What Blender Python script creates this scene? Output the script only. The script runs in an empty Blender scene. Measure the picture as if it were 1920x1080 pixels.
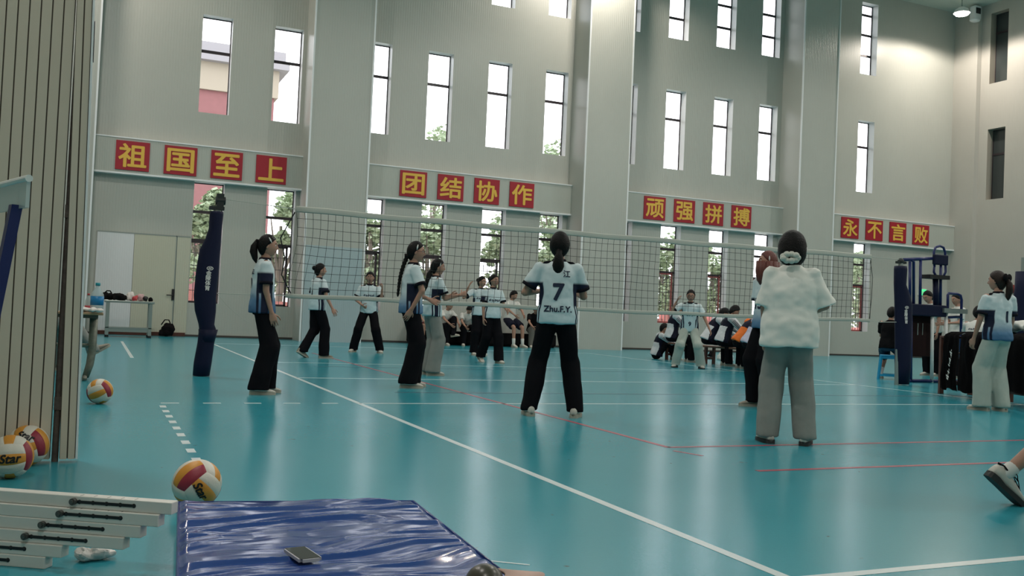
import bpy, bmesh, math, random
from mathutils import Vector, Matrix, noise
from mathutils.bvhtree import BVHTree

# ------------------------------------------------------------------ camera, sky, lamps, exposure
C = bpy.context.scene.collection
SC = bpy.context.scene
CAM = Vector((-2.33772, -11.69521, 0.908536))
YAW, PITCH, ROLL, FPX = 0.417156, 0.026751, 0.0443275, 1772.27


def cam_axes():
    f = Vector((math.sin(YAW) * math.cos(PITCH), math.cos(YAW) * math.cos(PITCH), math.sin(PITCH)))
    r = Vector((math.cos(YAW), -math.sin(YAW), 0))
    u = r.cross(f)
    c, s = math.cos(ROLL), math.sin(ROLL)
    return r * c + u * s, u * c - r * s, f


AR, AU, AF = cam_axes()
cd = bpy.data.cameras.new('camera')
cd.lens = FPX / 1920 * 36
cd.sensor_width = 36
cd.clip_start = 0.05
cd.clip_end = 500
camo = bpy.data.objects.new('camera', cd)
m = Matrix.Identity(4)
for i in range(3):
    m[i][0], m[i][1], m[i][2], m[i][3] = AR[i], AU[i], -AF[i], CAM[i]
camo.matrix_world = m
C.objects.link(camo)
SC.camera = camo

w = bpy.data.worlds.new('overcast_sky')
SC.world = w
w.use_nodes = True
bg = w.node_tree.nodes['Background']
bg.inputs[0].default_value = (0.93, 0.95, 1.0, 1)
bg.inputs[1].default_value = 3.4

SC.view_settings.view_transform = 'Standard'
SC.view_settings.look = 'None'
SC.view_settings.gamma = 1
SC.view_settings.exposure = 0.15
SC.cycles.use_denoising = True
SC.cycles.max_bounces = 6
SC.cycles.diffuse_bounces = 4
SC.cycles.transparent_max_bounces = 12

LAMP_SPOTS = [(x, y) for y in (10.4, 2.6, -5.2, -12.5) for x in (23.0, 10.0, -3.0)]
LAMP_Z = 11.3
LAMP_POWER = {10.4: 720, 2.6: 950, -5.2: 1000, -12.5: 1000}


def lamp_light(x, y):
    l = bpy.data.lights.new('high_bay_light', 'SPOT')
    l.energy = LAMP_POWER[y]
    l.color = (1.0, 0.89, 0.79) if y > 10 else (1.0, 0.94, 0.88)
    l.spot_size = math.radians(168)
    l.spot_blend = 0.25
    l.shadow_soft_size = 0.22
    o = bpy.data.objects.new('high_bay_light', l)
    o.location = (0, 0, -0.1)
    C.objects.link(o)
    return o


# ------------------------------------------------------------------ helpers
def ray(px, py):
    return AR * ((px - 960) / FPX) - AU * ((py - 540) / FPX) + AF


def gz(px, py, z=0.0):
    d = ray(px, py)
    return CAM + d * ((z - CAM.z) / d.z)


def gy(px, py, y):
    d = ray(px, py)
    return CAM + d * ((y - CAM.y) / d.y)


MATS = {}


def mat(name, col, rough=0.6, metal=0.0, spec=0.4, bump=0.0, bscale=40.0, var=0.0, emit=None, coat=0.0):
    if name in MATS:
        return MATS[name]
    M = bpy.data.materials.new(name)
    M.use_nodes = True
    nt = M.node_tree
    b = nt.nodes['Principled BSDF']
    b.inputs['Base Color'].default_value = (*col, 1)
    b.inputs['Roughness'].default_value = rough
    b.inputs['Metallic'].default_value = metal
    b.inputs['Specular IOR Level'].default_value = spec
    b.inputs['Coat Weight'].default_value = coat
    if emit:
        b.inputs['Emission Color'].default_value = (*col, 1)
        b.inputs['Emission Strength'].default_value = emit
    if bump or var:
        tc = nt.nodes.new('ShaderNodeTexCoord')
        n = nt.nodes.new('ShaderNodeTexNoise')
        n.inputs['Scale'].default_value = bscale
        n.inputs['Detail'].default_value = 4
        nt.links.new(tc.outputs['Object'], n.inputs['Vector'])
        if bump:
            bp = nt.nodes.new('ShaderNodeBump')
            bp.inputs['Strength'].default_value = bump
            bp.inputs['Distance'].default_value = 0.01
            nt.links.new(n.outputs['Fac'], bp.inputs['Height'])
            nt.links.new(bp.outputs[0], b.inputs['Normal'])
        if var:
            mx = nt.nodes.new('ShaderNodeMix')
            mx.data_type = 'RGBA'
            mx.inputs['A'].default_value = (*[c * (1 - var) for c in col], 1)
            mx.inputs['B'].default_value = (*[min(1, c * (1 + var)) for c in col], 1)
            nt.links.new(n.outputs['Fac'], mx.inputs['Factor'])
            nt.links.new(mx.outputs['Result'], b.inputs['Base Color'])
    MATS[name] = M
    return M


def obj(name, bm, mats, parent=None, smooth=False):
    me = bpy.data.meshes.new(name)
    if isinstance(bm, bmesh.types.BMesh):
        bm.to_mesh(me)
        bm.free()
    else:
        me = bm
        me.name = name
    if not isinstance(mats, (list, tuple)):
        mats = [mats]
    for x in mats:
        me.materials.append(x)
    if smooth:
        me.polygons.foreach_set('use_smooth', [True] * len(me.polygons))
    o = bpy.data.objects.new(name, me)
    C.objects.link(o)
    if parent is not None:
        o.parent = parent
    return o


def thing(name, label, cat, loc=(0, 0, 0), rz=0.0, group=None):
    o = bpy.data.objects.new(name, None)
    o.empty_display_size = 0.1
    C.objects.link(o)
    o.location = loc
    o.rotation_euler = (0, 0, rz)
    o['label'] = label
    o['category'] = cat
    if group:
        o['group'] = group
    return o


def tag(o, label, cat, group=None, kind=None):
    o['label'] = label
    o['category'] = cat
    if group:
        o['group'] = group
    if kind:
        o['kind'] = kind
    return o


def struct(o, label=None):
    o['kind'] = 'structure'
    if label:
        o['label'] = label
    return o


def box(bm, x0, x1, y0, y1, z0, z1, mi=0, mx=None):
    vs = [bm.verts.new((x, y, z)) for x in (x0, x1) for y in (y0, y1) for z in (z0, z1)]
    if mx is not None:
        for v in vs:
            v.co = mx @ v.co
    fs = []
    for q in ((0, 1, 3, 2), (4, 6, 7, 5), (0, 4, 5, 1), (2, 3, 7, 6), (0, 2, 6, 4), (1, 5, 7, 3)):
        f = bm.faces.new([vs[i] for i in q])
        f.material_index = mi
        fs.append(f)
    return vs


def bevel_all(bm, w, seg=2):
    bmesh.ops.bevel(bm, geom=bm.edges[:], offset=w, segments=seg, affect='EDGES', profile=0.5)
    return bm


def frame_of(d):
    d = d.normalized()
    a = Vector((0, 0, 1)) if abs(d.z) < 0.9 else Vector((0, 1, 0))
    u = d.cross(a).normalized()
    return u, u.cross(d).normalized()


def rings(bm, secs, n=12, mi=0, capped=True):
    R = []
    for c, ux, uy in secs:
        c = Vector(c)
        R.append([bm.verts.new(c + Vector(ux) * math.cos(2 * math.pi * i / n) + Vector(uy) * math.sin(2 * math.pi * i / n)) for i in range(n)])
    for a, b in zip(R, R[1:]):
        for i in range(n):
            f = bm.faces.new((a[i], a[(i + 1) % n], b[(i + 1) % n], b[i]))
            f.material_index = mi
    if capped:
        for r in (R[0][::-1], R[-1]):
            bm.faces.new(r).material_index = mi
    return R


def cap(bm, p0, p1, r0, r1, n=10, mi=0):
    p0, p1 = Vector(p0), Vector(p1)
    d = (p1 - p0)
    if d.length < 1e-5:
        d = Vector((0, 0, 1e-4))
    dn = d.normalized()
    u, v = frame_of(dn)
    S = []
    for a in (-80, -50, -20):
        t = math.radians(a)
        S.append((p0 + dn * r0 * math.sin(t), u * r0 * math.cos(t), v * r0 * math.cos(t)))
    for a in (20, 50, 80):
        t = math.radians(a)
        S.append((p1 + dn * r1 * math.sin(t), u * r1 * math.cos(t), v * r1 * math.cos(t)))
    rings(bm, S, n, mi)


def tube(bm, pts, r, n=8, mi=0):
    pts = [Vector(p) for p in pts]
    rr = r if isinstance(r, (list, tuple)) else [r] * len(pts)
    S = []
    pu = None
    for i, p in enumerate(pts):
        d = (pts[min(i + 1, len(pts) - 1)] - pts[max(i - 1, 0)]).normalized()
        if pu is None:
            u, v = frame_of(d)
        else:
            u = (pu - d * pu.dot(d)).normalized()
            v = u.cross(d)
        pu = u
        S.append((p, u * rr[i], v * rr[i]))
    rings(bm, S, n, mi)


def ball(bm, c, rx, ry=None, rz=None, mi=0, nu=14, nv=9, mx=None):
    ry = rx if ry is None else ry
    rz = rx if rz is None else rz
    c = Vector(c)
    S = []
    R = []
    for j in range(1, nv):
        t = math.pi * j / nv
        R.append([bm.verts.new(c + Vector((rx * math.sin(t) * math.cos(2 * math.pi * i / nu), ry * math.sin(t) * math.sin(2 * math.pi * i / nu), rz * math.cos(t)))) for i in range(nu)])
    a = bm.verts.new(c + Vector((0, 0, rz)))
    b = bm.verts.new(c - Vector((0, 0, rz)))
    for i in range(nu):
        bm.faces.new((a, R[0][i], R[0][(i + 1) % nu])).material_index = mi
        bm.faces.new((b, R[-1][(i + 1) % nu], R[-1][i])).material_index = mi
    for p, q in zip(R, R[1:]):
        for i in range(nu):
            bm.faces.new((p[i], q[i], q[(i + 1) % nu], p[(i + 1) % nu])).material_index = mi
    if mx is not None:
        for v in [a, b] + [v for r in R for v in r]:
            v.co = mx @ v.co


def sm(e0, e1, x):
    t = max(0.0, min(1.0, (x - e0) / (e1 - e0)))
    return t * t * (3 - 2 * t)


def fuse(bm, vox, smooth=2):
    me = bpy.data.meshes.new('t')
    bm.to_mesh(me)
    bm.free()
    o = bpy.data.objects.new('t', me)
    C.objects.link(o)
    md = o.modifiers.new('r', 'REMESH')
    md.mode = 'VOXEL'
    md.voxel_size = vox
    dg = bpy.context.evaluated_depsgraph_get()
    me2 = bpy.data.meshes.new_from_object(o.evaluated_get(dg))
    bpy.data.objects.remove(o)
    bpy.data.meshes.remove(me)
    b = bmesh.new()
    b.from_mesh(me2)
    bpy.data.meshes.remove(me2)
    for _ in range(smooth):
        bmesh.ops.smooth_vert(b, verts=b.verts[:], factor=0.5, use_axis_x=True, use_axis_y=True, use_axis_z=True)
    return b


def text_mesh(s, size, ext=0.0, bold=0.0, shear=0.0, sx=1.0):
    cu = bpy.data.curves.new('txt', 'FONT')
    cu.body = s
    cu.size = size
    cu.extrude = ext
    cu.offset = bold
    cu.shear = shear
    cu.align_x = 'CENTER'
    cu.align_y = 'CENTER'
    o = bpy.data.objects.new('txt', cu)
    C.objects.link(o)
    dg = bpy.context.evaluated_depsgraph_get()
    me = bpy.data.meshes.new_from_object(o.evaluated_get(dg))
    bpy.data.objects.remove(o)
    bpy.data.curves.remove(cu)
    b = bmesh.new()
    b.from_mesh(me)
    bpy.data.meshes.remove(me)
    if b.verts:
        xs = [v.co.x for v in b.verts]
        ys = [v.co.y for v in b.verts]
        cx, cy = (min(xs) + max(xs)) / 2, (min(ys) + max(ys)) / 2
        for v in b.verts:
            v.co.x = (v.co.x - cx) * sx
            v.co.y -= cy
    return b


def bold_text(s_, size, bold):
    base = text_mesh(s_, size)
    me = bpy.data.meshes.new('x')
    base.to_mesh(me)
    base.free()
    b = bmesh.new()
    k = size * bold
    lift = 0.0
    for dx, dy in ((0, 0), (k, 0), (-k, 0), (0, k), (0, -k), (k * 0.7, k * 0.7), (-k * 0.7, k * 0.7), (k * 0.7, -k * 0.7), (-k * 0.7, -k * 0.7)):
        t = bmesh.new()
        t.from_mesh(me)
        bmesh.ops.translate(t, vec=(dx, dy, lift), verts=t.verts[:])
        lift += 0.0003
        tmp = bpy.data.meshes.new('y')
        t.to_mesh(tmp)
        t.free()
        b.from_mesh(tmp)
        bpy.data.meshes.remove(tmp)
    bpy.data.meshes.remove(me)
    return b


# ------------------------------------------------------------------ materials
def ribbed_mat(name, col, pitch, axis='X', rough=0.36, depth=0.004, spec=0.32):
    M = bpy.data.materials.new(name)
    M.use_nodes = True
    nt = M.node_tree
    b = nt.nodes['Principled BSDF']
    b.inputs['Roughness'].default_value = rough
    b.inputs['Specular IOR Level'].default_value = spec
    tc = nt.nodes.new('ShaderNodeTexCoord')
    wv = nt.nodes.new('ShaderNodeTexWave')
    wv.wave_type = 'BANDS'
    wv.bands_direction = axis
    wv.wave_profile = 'SIN'
    wv.inputs['Scale'].default_value = 0.314 / pitch
    nt.links.new(tc.outputs['Object'], wv.inputs['Vector'])
    rp = nt.nodes.new('ShaderNodeValToRGB')
    rp.color_ramp.elements[0].position = 0.02
    rp.color_ramp.elements[1].position = 0.22
    nt.links.new(wv.outputs['Fac'], rp.inputs[0])
    bp = nt.nodes.new('ShaderNodeBump')
    bp.inputs['Strength'].default_value = 0.5
    bp.inputs['Distance'].default_value = depth
    nt.links.new(rp.outputs[0], bp.inputs['Height'])
    nz = nt.nodes.new('ShaderNodeTexNoise')
    nz.inputs['Scale'].default_value = 0.7
    nz.inputs['Detail'].default_value = 6
    nt.links.new(tc.outputs['Object'], nz.inputs['Vector'])
    mx = nt.nodes.new('ShaderNodeMix')
    mx.data_type = 'RGBA'
    mx.inputs['A'].default_value = (*[c * 0.93 for c in col], 1)
    mx.inputs['B'].default_value = (*[min(1, c * 1.07) for c in col], 1)
    nt.links.new(nz.outputs['Fac'], mx.inputs['Factor'])
    nt.links.new(mx.outputs['Result'], b.inputs['Base Color'])
    nt.links.new(bp.outputs[0], b.inputs['Normal'])
    return M


WALL = ribbed_mat('ribbed_metal_wall', (0.465, 0.475, 0.43), 0.065)
WALLY = ribbed_mat('ribbed_metal_wall_side', (0.49, 0.475, 0.43), 0.065, 'Y')
BAND = ribbed_mat('ribbed_fascia', (0.46, 0.48, 0.43), 0.05)
REVEAL = mat('white_metal_trim', (0.80, 0.82, 0.82), 0.35)
CEIL = mat('ceiling_panel', (0.55, 0.62, 0.56), 0.6)
DOORL = ribbed_mat('pale_door_metal', (0.72, 0.73, 0.74), 0.05)
DOORB = ribbed_mat('beige_door_metal', (0.56, 0.55, 0.44), 0.05)
DARKFRAME = mat('dark_window_frame', (0.035, 0.025, 0.03), 0.4)
REDFRAME = mat('reddish_window_frame', (0.30, 0.07, 0.07), 0.4)
GRILLE = mat('window_grille_metal', (0.10, 0.09, 0.09), 0.45)
PART = mat('partition_panel_metal', (0.62, 0.54, 0.43), 0.45, var=0.06, bscale=3)
GROOVE = mat('partition_groove', (0.10, 0.085, 0.065), 0.7)
RUST = mat('rusty_steel', (0.13, 0.105, 0.09), 0.7, bump=0.4, bscale=30, var=0.5)
NAVY = mat('navy_vinyl', (0.008, 0.011, 0.034), 0.55, spec=0.15, bump=0.1, bscale=25)
NAVYM = mat('navy_painted_steel', (0.010, 0.018, 0.10), 0.35)
WHITE = mat('white_paint', (0.75, 0.75, 0.72), 0.4)
BLACK = mat('black_plastic', (0.012, 0.012, 0.013), 0.4)
BLACKC = mat('black_cloth', (0.008, 0.007, 0.008), 0.85, spec=0.08, bump=0.3, bscale=60)
STEEL = mat('grey_steel', (0.32, 0.36, 0.34), 0.35, 0.6)
WOOD = mat('pale_wood', (0.42, 0.27, 0.15), 0.5, var=0.25, bscale=14)
DWOOD = mat('dark_red_wood', (0.09, 0.028, 0.018), 0.45, var=0.3, bscale=12)
BROWN = mat('bench_plank_wood', (0.16, 0.08, 0.05), 0.5, var=0.25, bscale=12)
REDSIGN = mat('crimson_sign_board', (0.36, 0.012, 0.025), 0.5)
YELSIGN = mat('yellow_sign_lettering', (0.78, 0.47, 0.07), 0.5)
NETC = mat('dark_net_cord', (0.012, 0.016, 0.016), 0.8)
BANDN = mat('net_tape', (0.45, 0.47, 0.42), 0.7, bump=0.2, bscale=50)
BLUEP = mat('bright_blue_plastic', (0.015, 0.28, 0.50), 0.35)
DARKGLASS = mat('dark_window_pane', (0.045, 0.055, 0.055), 0.12)
PINKP = mat('red_packaging', (0.5, 0.06, 0.07), 0.4)
PAPER = mat('white_paper', (0.75, 0.70, 0.66), 0.7)
CREAM = mat('cream_cloth', (0.62, 0.62, 0.55), 0.9, bump=0.4, bscale=90)

# floor: glossy teal sports vinyl
FLOOR = bpy.data.materials.new('teal_sports_vinyl')
FLOOR.use_nodes = True
nt = FLOOR.node_tree
b = nt.nodes['Principled BSDF']
tc = nt.nodes.new('ShaderNodeTexCoord')
nz = nt.nodes.new('ShaderNodeTexNoise')
nz.inputs['Scale'].default_value = 0.9
nz.inputs['Detail'].default_value = 8
nt.links.new(tc.outputs['Object'], nz.inputs['Vector'])
mx = nt.nodes.new('ShaderNodeMix')
mx.data_type = 'RGBA'
mx.inputs['A'].default_value = (0.024, 0.272, 0.340, 1)
mx.inputs['B'].default_value = (0.038, 0.315, 0.382, 1)
nt.links.new(nz.outputs['Fac'], mx.inputs['Factor'])
# small dark scuffs
vz = nt.nodes.new('ShaderNodeTexNoise')
vz.inputs['Scale'].default_value = 9
vz.inputs['Detail'].default_value = 2
nt.links.new(tc.outputs['Object'], vz.inputs['Vector'])
rp = nt.nodes.new('ShaderNodeValToRGB')
rp.color_ramp.elements[0].position = 0.74
rp.color_ramp.elements[1].position = 0.80
nt.links.new(vz.outputs['Fac'], rp.inputs[0])
mx2 = nt.nodes.new('ShaderNodeMix')
mx2.data_type = 'RGBA'
mx2.inputs['B'].default_value = (0.03, 0.10, 0.10, 1)
nt.links.new(rp.outputs[0], mx2.inputs['Factor'])
nt.links.new(mx.outputs['Result'], mx2.inputs['A'])
nt.links.new(mx2.outputs['Result'], b.inputs['Base Color'])
b.inputs['Roughness'].default_value = 0.21
b.inputs['Specular IOR Level'].default_value = 0.36
fb = nt.nodes.new('ShaderNodeTexNoise')
fb.inputs['Scale'].default_value = 55
fb.inputs['Detail'].default_value = 3
nt.links.new(tc.outputs['Object'], fb.inputs['Vector'])
bp = nt.nodes.new('ShaderNodeBump')
bp.inputs['Strength'].default_value = 0.12
bp.inputs['Distance'].default_value = 0.004
nt.links.new(fb.outputs['Fac'], bp.inputs['Height'])
nt.links.new(bp.outputs[0], b.inputs['Normal'])

# window glass: mostly clear with a faint reflection
GLASS = bpy.data.materials.new('clear_window_glass')
GLASS.use_nodes = True
nt = GLASS.node_tree
nt.nodes.clear()
out = nt.nodes.new('ShaderNodeOutputMaterial')
tr = nt.nodes.new('ShaderNodeBsdfTransparent')
gl = nt.nodes.new('ShaderNodeBsdfGlossy')
gl.inputs['Roughness'].default_value = 0.03
fr = nt.nodes.new('ShaderNodeFresnel')
fr.inputs['IOR'].default_value = 1.3
ms = nt.nodes.new('ShaderNodeMixShader')
nt.links.new(fr.outputs[0], ms.inputs[0])
nt.links.new(tr.outputs[0], ms.inputs[1])
nt.links.new(gl.outputs[0], ms.inputs[2])
nt.links.new(ms.outputs[0], out.inputs[0])


def clear_plastic(name, col, fac):
    M = bpy.data.materials.new(name)
    M.use_nodes = True
    nt = M.node_tree
    b = nt.nodes['Principled BSDF']
    b.inputs['Base Color'].default_value = (*col, 1)
    b.inputs['Roughness'].default_value = 0.15
    t = nt.nodes.new('ShaderNodeBsdfTransparent')
    t.inputs[0].default_value = (0.9, 0.97, 0.97, 1)
    mm = nt.nodes.new('ShaderNodeMixShader')
    mm.inputs[0].default_value = fac
    o = nt.nodes['Material Output']
    nt.links.new(t.outputs[0], mm.inputs[1])
    nt.links.new(b.outputs[0], mm.inputs[2])
    nt.links.new(mm.outputs[0], o.inputs[0])
    return M


PET = clear_plastic('clear_bottle_plastic', (0.7, 0.78, 0.78), 0.45)
CLEARB = clear_plastic('translucent_board_plastic', (0.62, 0.68, 0.66), 0.72)

# ------------------------------------------------------------------ room shell
YB, ZC, XR, XL, YN = 12.4, 12.2, 25.2, -10.0, -16.0
bm = bmesh.new()
box(bm, XL - 0.3, XR + 0.3, YN - 0.3, YB + 0.3, -0.12, 0)
floor = struct(obj('floor', bm, FLOOR), 'teal vinyl sports hall floor with court lines')
bm = bmesh.new()
box(bm, XL - 0.3, XR + 0.3, YN - 0.3, YB + 0.4, ZC, ZC + 0.15)
struct(obj('ceiling', bm, CEIL))


def holed_wall(name, m_, u0, u1, z0, z1, holes, depth, mp, rm):
    """mp(u, d, z) -> world; d=0 inner face, d=depth outer face"""
    bm = bmesh.new()
    us = sorted(set([u0, u1] + [h[0] for h in holes] + [h[1] for h in holes]))
    zs = sorted(set([z0, z1] + [h[2] for h in holes] + [h[3] for h in holes]))

    def hole(u, z):
        return any(h[0] < u < h[1] and h[2] < z < h[3] for h in holes)
    for a, b_ in zip(us, us[1:]):
        for c, d in zip(zs, zs[1:]):
            if hole((a + b_) / 2, (c + d) / 2):
                continue
            for dd in (0, depth):
                bm.faces.new([bm.verts.new(mp(u, dd, z)) for u, z in ((a, c), (b_, c), (b_, d), (a, d))])
    for h in holes:
        for (a, c), (b_, d) in (((h[0], h[2]), (h[1], h[2])), ((h[1], h[2]), (h[1], h[3])), ((h[1], h[3]), (h[0], h[3])), ((h[0], h[3]), (h[0], h[2]))):
            f = bm.faces.new([bm.verts.new(mp(*p)) for p in ((a, 0, c), (b_, 0, d), (b_, depth, d), (a, depth, c))])
            f.material_index = 1
    for (a, c), (b_, d) in (((u0, z0), (u1, z0)), ((u1, z0), (u1, z1)), ((u1, z1), (u0, z1)), ((u0, z1), (u0, z0))):
        bm.faces.new([bm.verts.new(mp(*p)) for p in ((a, 0, c), (b_, 0, d), (b_, depth, d), (a, depth, c))])
    bmesh.ops.remove_doubles(bm, verts=bm.verts[:], dist=1e-4)
    return struct(obj(name, bm, [m_, rm]))


WCOL = [-0.21, 1.53, 3.87, 5.60, 7.35, 9.11, 11.43, 13.14, 14.89, 16.62, 20.70]
WW = 0.71
ROWS = {'low': (0.82, 3.77), 'mid': (5.47, 7.87), 'top': (9.43, 11.85)}
bh = [(x, x + WW, *ROWS[r]) for r in ROWS for x in WCOL if not (r == 'top' and x < 1)]
bh += [(x, x + WW, 9.43, 11.85) for x in (-0.21,)]
holed_wall('wall_back', WALL, XL, XR, 0, ZC, bh, 0.3, lambda u, d, z: (u, YB + d, z), REVEAL)
RWY = [10.42, 8.68, 6.93]
rh = [(y, y + 0.68, *ROWS[r]) for r in ('mid', 'top') for y in RWY]
holed_wall('wall_right', WALLY, YN, YB, 0, ZC, rh, 0.3, lambda u, d, z: (XR + d, u, z), mat('shaded_window_reveal', (0.40, 0.37, 0.31), 0.5))  # reveal colour darkened for the lack of daylight at these dark panes
bm = bmesh.new()
box(bm, XL - 0.3, XL, YN, YB, 0, ZC)
struct(obj('wall_left', bm, WALLY))
bm = bmesh.new()
box(bm, XL, XR, YN - 0.3, YN, 0, ZC)
struct(obj('wall_near', bm, WALL))

trim_n = 0


def trim(bm, m_, label=None, **k):
    global trim_n
    trim_n += 1
    return struct(obj('trim_%d' % trim_n, bm, m_, **k), label)


PIL = [(-4.4, -2.47), (2.33, 3.83), (9.97, 11.37), (17.5, 18.9)]
for a, b_ in PIL:
    bm = bmesh.new()
    box(bm, a, b_, 11.45, YB, 0, ZC)
    # the metal cladding's edge beads
    for x in (a, b_):
        box(bm, x - 0.02, x + 0.02, 11.435, 11.475, 0, ZC, 1)
    trim(bm, [WALL, REVEAL], 'wide cladded pilaster on the window wall')
bm = bmesh.new()
box(bm, 25.0, XR, 11.44, YB, 0, ZC)
trim(bm, WALLY, 'cladded corner pilaster')
BAYS = [(-2.47, 2.33), (3.83, 9.97), (11.37, 17.5), (18.9, 25.0)]
YS = 12.17
for a, b_ in BAYS:
    bm = bmesh.new()
    box(bm, a, b_, YS, YB, 3.80, 4.60)
    box(bm, a, b_, YS - 0.02, YB, 3.76, 3.80, 1)
    box(bm, a, b_, YS - 0.02, YB, 4.60, 4.63, 1)
    trim(bm, [BAND, REVEAL], 'ribbed fascia band carrying red slogan boards')
# low skirting along the window wall
bm = bmesh.new()
for a, b_ in BAYS:
    box(bm, a, b_, YB - 0.015, YB, 0, 0.05)
struct(obj('baseboard_back', bm, mat('dark_skirting', (0.06, 0.05, 0.045), 0.6)))
bm = bmesh.new()
box(bm, -2.3, -0.25, YB - 0.07, YB - 0.015, 0, 0.09)
trim(bm, DWOOD, 'dark threshold strip below the double door')

# doors in the first bay
bm = bmesh.new()
box(bm, -2.30, -1.50, YB - 0.03, YB, 0.09, 2.39)
struct(obj('door_1', bm, DOORL), 'pale grey metal door leaf')
bm = bmesh.new()
box(bm, -1.49, -0.56, YB - 0.03, YB, 0.09, 2.39)
box(bm, -0.56, -0.54, YB - 0.035, YB, 0.09, 2.42, 1)
box(bm, -0.53, -0.23, YB - 0.03, YB, 0.09, 2.39)
box(bm, -2.30, -0.23, YB - 0.035, YB, 2.39, 2.42, 1)
d2 = struct(obj('door_2', bm, [DOORB, STEEL]), 'beige ribbed metal door leaf with lever handle')
bm = bmesh.new()
box(bm, -0.60, -0.54, YB - 0.055, YB - 0.03, 0.86, 1.13)
tube(bm, [(-0.57, YB - 0.05, 0.98), (-0.57, YB - 0.09, 0.98), (-0.72, YB - 0.09, 0.98)], 0.012)
obj('door_handle', bm, BLACK, d2)

bm = bmesh.new()
zp = gy(620, 462, 11.44).z
box(bm, 2.36, 3.78, 11.425, 11.45, 0.0, zp)
struct(obj('door_3', bm, ribbed_mat('pale_blue_panel', (0.40, 0.49, 0.51), 0.05)), 'pale blue metal panel on the lower part of the pilaster')

# windows -------------------------------------------------------------
win_n = 0


def window(mp, u0, u1, z0, z1, bars, glass, lower=False, fm=DARKFRAME):
    global win_n
    win_n += 1
    t = 0.022

    def bx(bm, a, b_, c, d, y0, y1):
        p = [mp(u, dd, z) for u in (a, b_) for dd in (y0, y1) for z in (c, d)]
        vs = [bm.verts.new(q) for q in p]
        for q in ((0, 1, 3, 2), (4, 6, 7, 5), (0, 4, 5, 1), (2, 3, 7, 6), (0, 2, 6, 4), (1, 5, 7, 3)):
            bm.faces.new([vs[i] for i in q])
    bm = bmesh.new()
    for q in ((u0, u0 + t, z0, z1), (u1 - t, u1, z0, z1), (u0, u1, z0, z0 + t), (u0, u1, z1 - t, z1)):
        bx(bm, *q, 0.255, 0.29)
    for z in bars:
        bx(bm, u0, u1, z - 0.035, z + 0.035, 0.25, 0.29)
    r = struct(obj('window_%d' % win_n, bm, fm))
    bm = bmesh.new()
    bx(bm, u0 + t, u1 - t, z0 + t, z1 - t, 0.268, 0.274)
    obj('pane', bm, glass, r)
    if lower:
        zt = bars[-1]
        bm = bmesh.new()
        bx(bm, u1 - 0.13, u1 - 0.085, z0, zt, 0.225, 0.262)
        bx(bm, u0, u1 - 0.085, zt - 0.07, zt - 0.03, 0.225, 0.262)
        bx(bm, u0, u1 - 0.085, z0, z0 + 0.05, 0.225, 0.262)
        obj('casement_sash', bm, REDFRAME if lower == 2 else DARKFRAME, r)
        bm = bmesh.new()
        k = int((u1 - u0) / 0.11)
        for i in range(1, k):
            u = u0 + (u1 - u0) * i / k
            bx(bm, u - 0.007, u + 0.007, z0, zt, 0.315, 0.33)
        for j in range(1, 5):
            z = z0 + (zt - z0) * j / 5
            bx(bm, u0, u1, z - 0.008, z + 0.008, 0.32, 0.335)
        obj('grille', bm, GRILLE, r)
    return r


bmap = lambda u, d, z: (u, YB + d, z)
rmap = lambda u, d, z: (XR + d, u, z)
for i, x in enumerate(WCOL):
    window(bmap, x, x + WW, 0.82, 3.77, [3.06, 2.36], GLASS, 2 if i > 4 else 1)
    window(bmap, x, x + WW, 5.47, 7.87, [7.03], GLASS)
    window(bmap, x, x + WW, 9.43, 11.85, [10.14, 10.84, 11.52], GLASS)
for y in RWY:
    window(rmap, y, y + 0.68, 5.47, 7.87, [7.03], DARKGLASS)
    window(rmap, y, y + 0.68, 9.43, 11.85, [11.2], DARKGLASS)

# slogan boards ------------------------------------------------------------
SLOGAN = [('祖国至上', -2.01, 1.066), ('团结协作', 4.88, 1.05), ('顽强拼搏', 12.36, 1.05), ('永不言败', 19.89, 1.05)]
ORD = ['first', 'second', 'third', 'last']
BAYW = ['above the beige double door, left bay', 'left of the middle pilaster', 'right of the middle pilaster', 'in the far right bay']
for bi, (s, x0, dx) in enumerate(SLOGAN):
    for i, ch in enumerate(s):
        t = thing('slogan_board', 'red square board with yellow character %s, %s of four %s' % (ch, ORD[i], BAYW[bi]), 'sign',
                  (x0 + dx * i + 0.37, YS - 0.001, 3.86), 0, 'red slogan boards along the fascia')
        bm = bmesh.new()
        box(bm, -0.37, 0.37, -0.03, 0, 0, 0.68)
        obj('board', bm, REDSIGN, t)
        bm = bold_text(ch, 0.60, 0.022)
        xs = [v.co.x for v in bm.verts]
        ys = [v.co.y for v in bm.verts]
        kx, ky = 0.62 / max(0.3, max(xs) - min(xs)), 0.56 / max(0.3, max(ys) - min(ys))
        for v in bm.verts:
            x, y, z = v.co
            v.co = (x * kx, -0.036 - z, 0.34 + y * ky)
        obj('character', bm, YELSIGN, t)

# floor markings ----------------------------------------------------------
LINEW = mat('white_court_paint', (0.62, 0.70, 0.70), 0.3)
LINER = mat('red_court_paint', (0.42, 0.085, 0.12), 0.3)
LINEP = mat('faded_purple_court_paint', (0.10, 0.14, 0.18), 0.3)


def line(name, x0, y0, x1, y1, m_, wd=0.05):
    a, b_ = Vector((x0, y0, 0)), Vector((x1, y1, 0))
    d = (b_ - a).normalized()
    n = Vector((-d.y, d.x, 0)) * wd / 2
    bm = bmesh.new()
    lo = [a - n, b_ - n, b_ + n, a + n]
    v0 = [bm.verts.new(p) for p in lo]
    v1 = [bm.verts.new(p + Vector((0, 0, 0.0015))) for p in lo]
    bm.faces.new(v1)
    for i in range(4):
        bm.faces.new((v0[i], v0[(i + 1) % 4], v1[(i + 1) % 4], v1[i]))
    return obj(name, bm, m_, floor)


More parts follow.
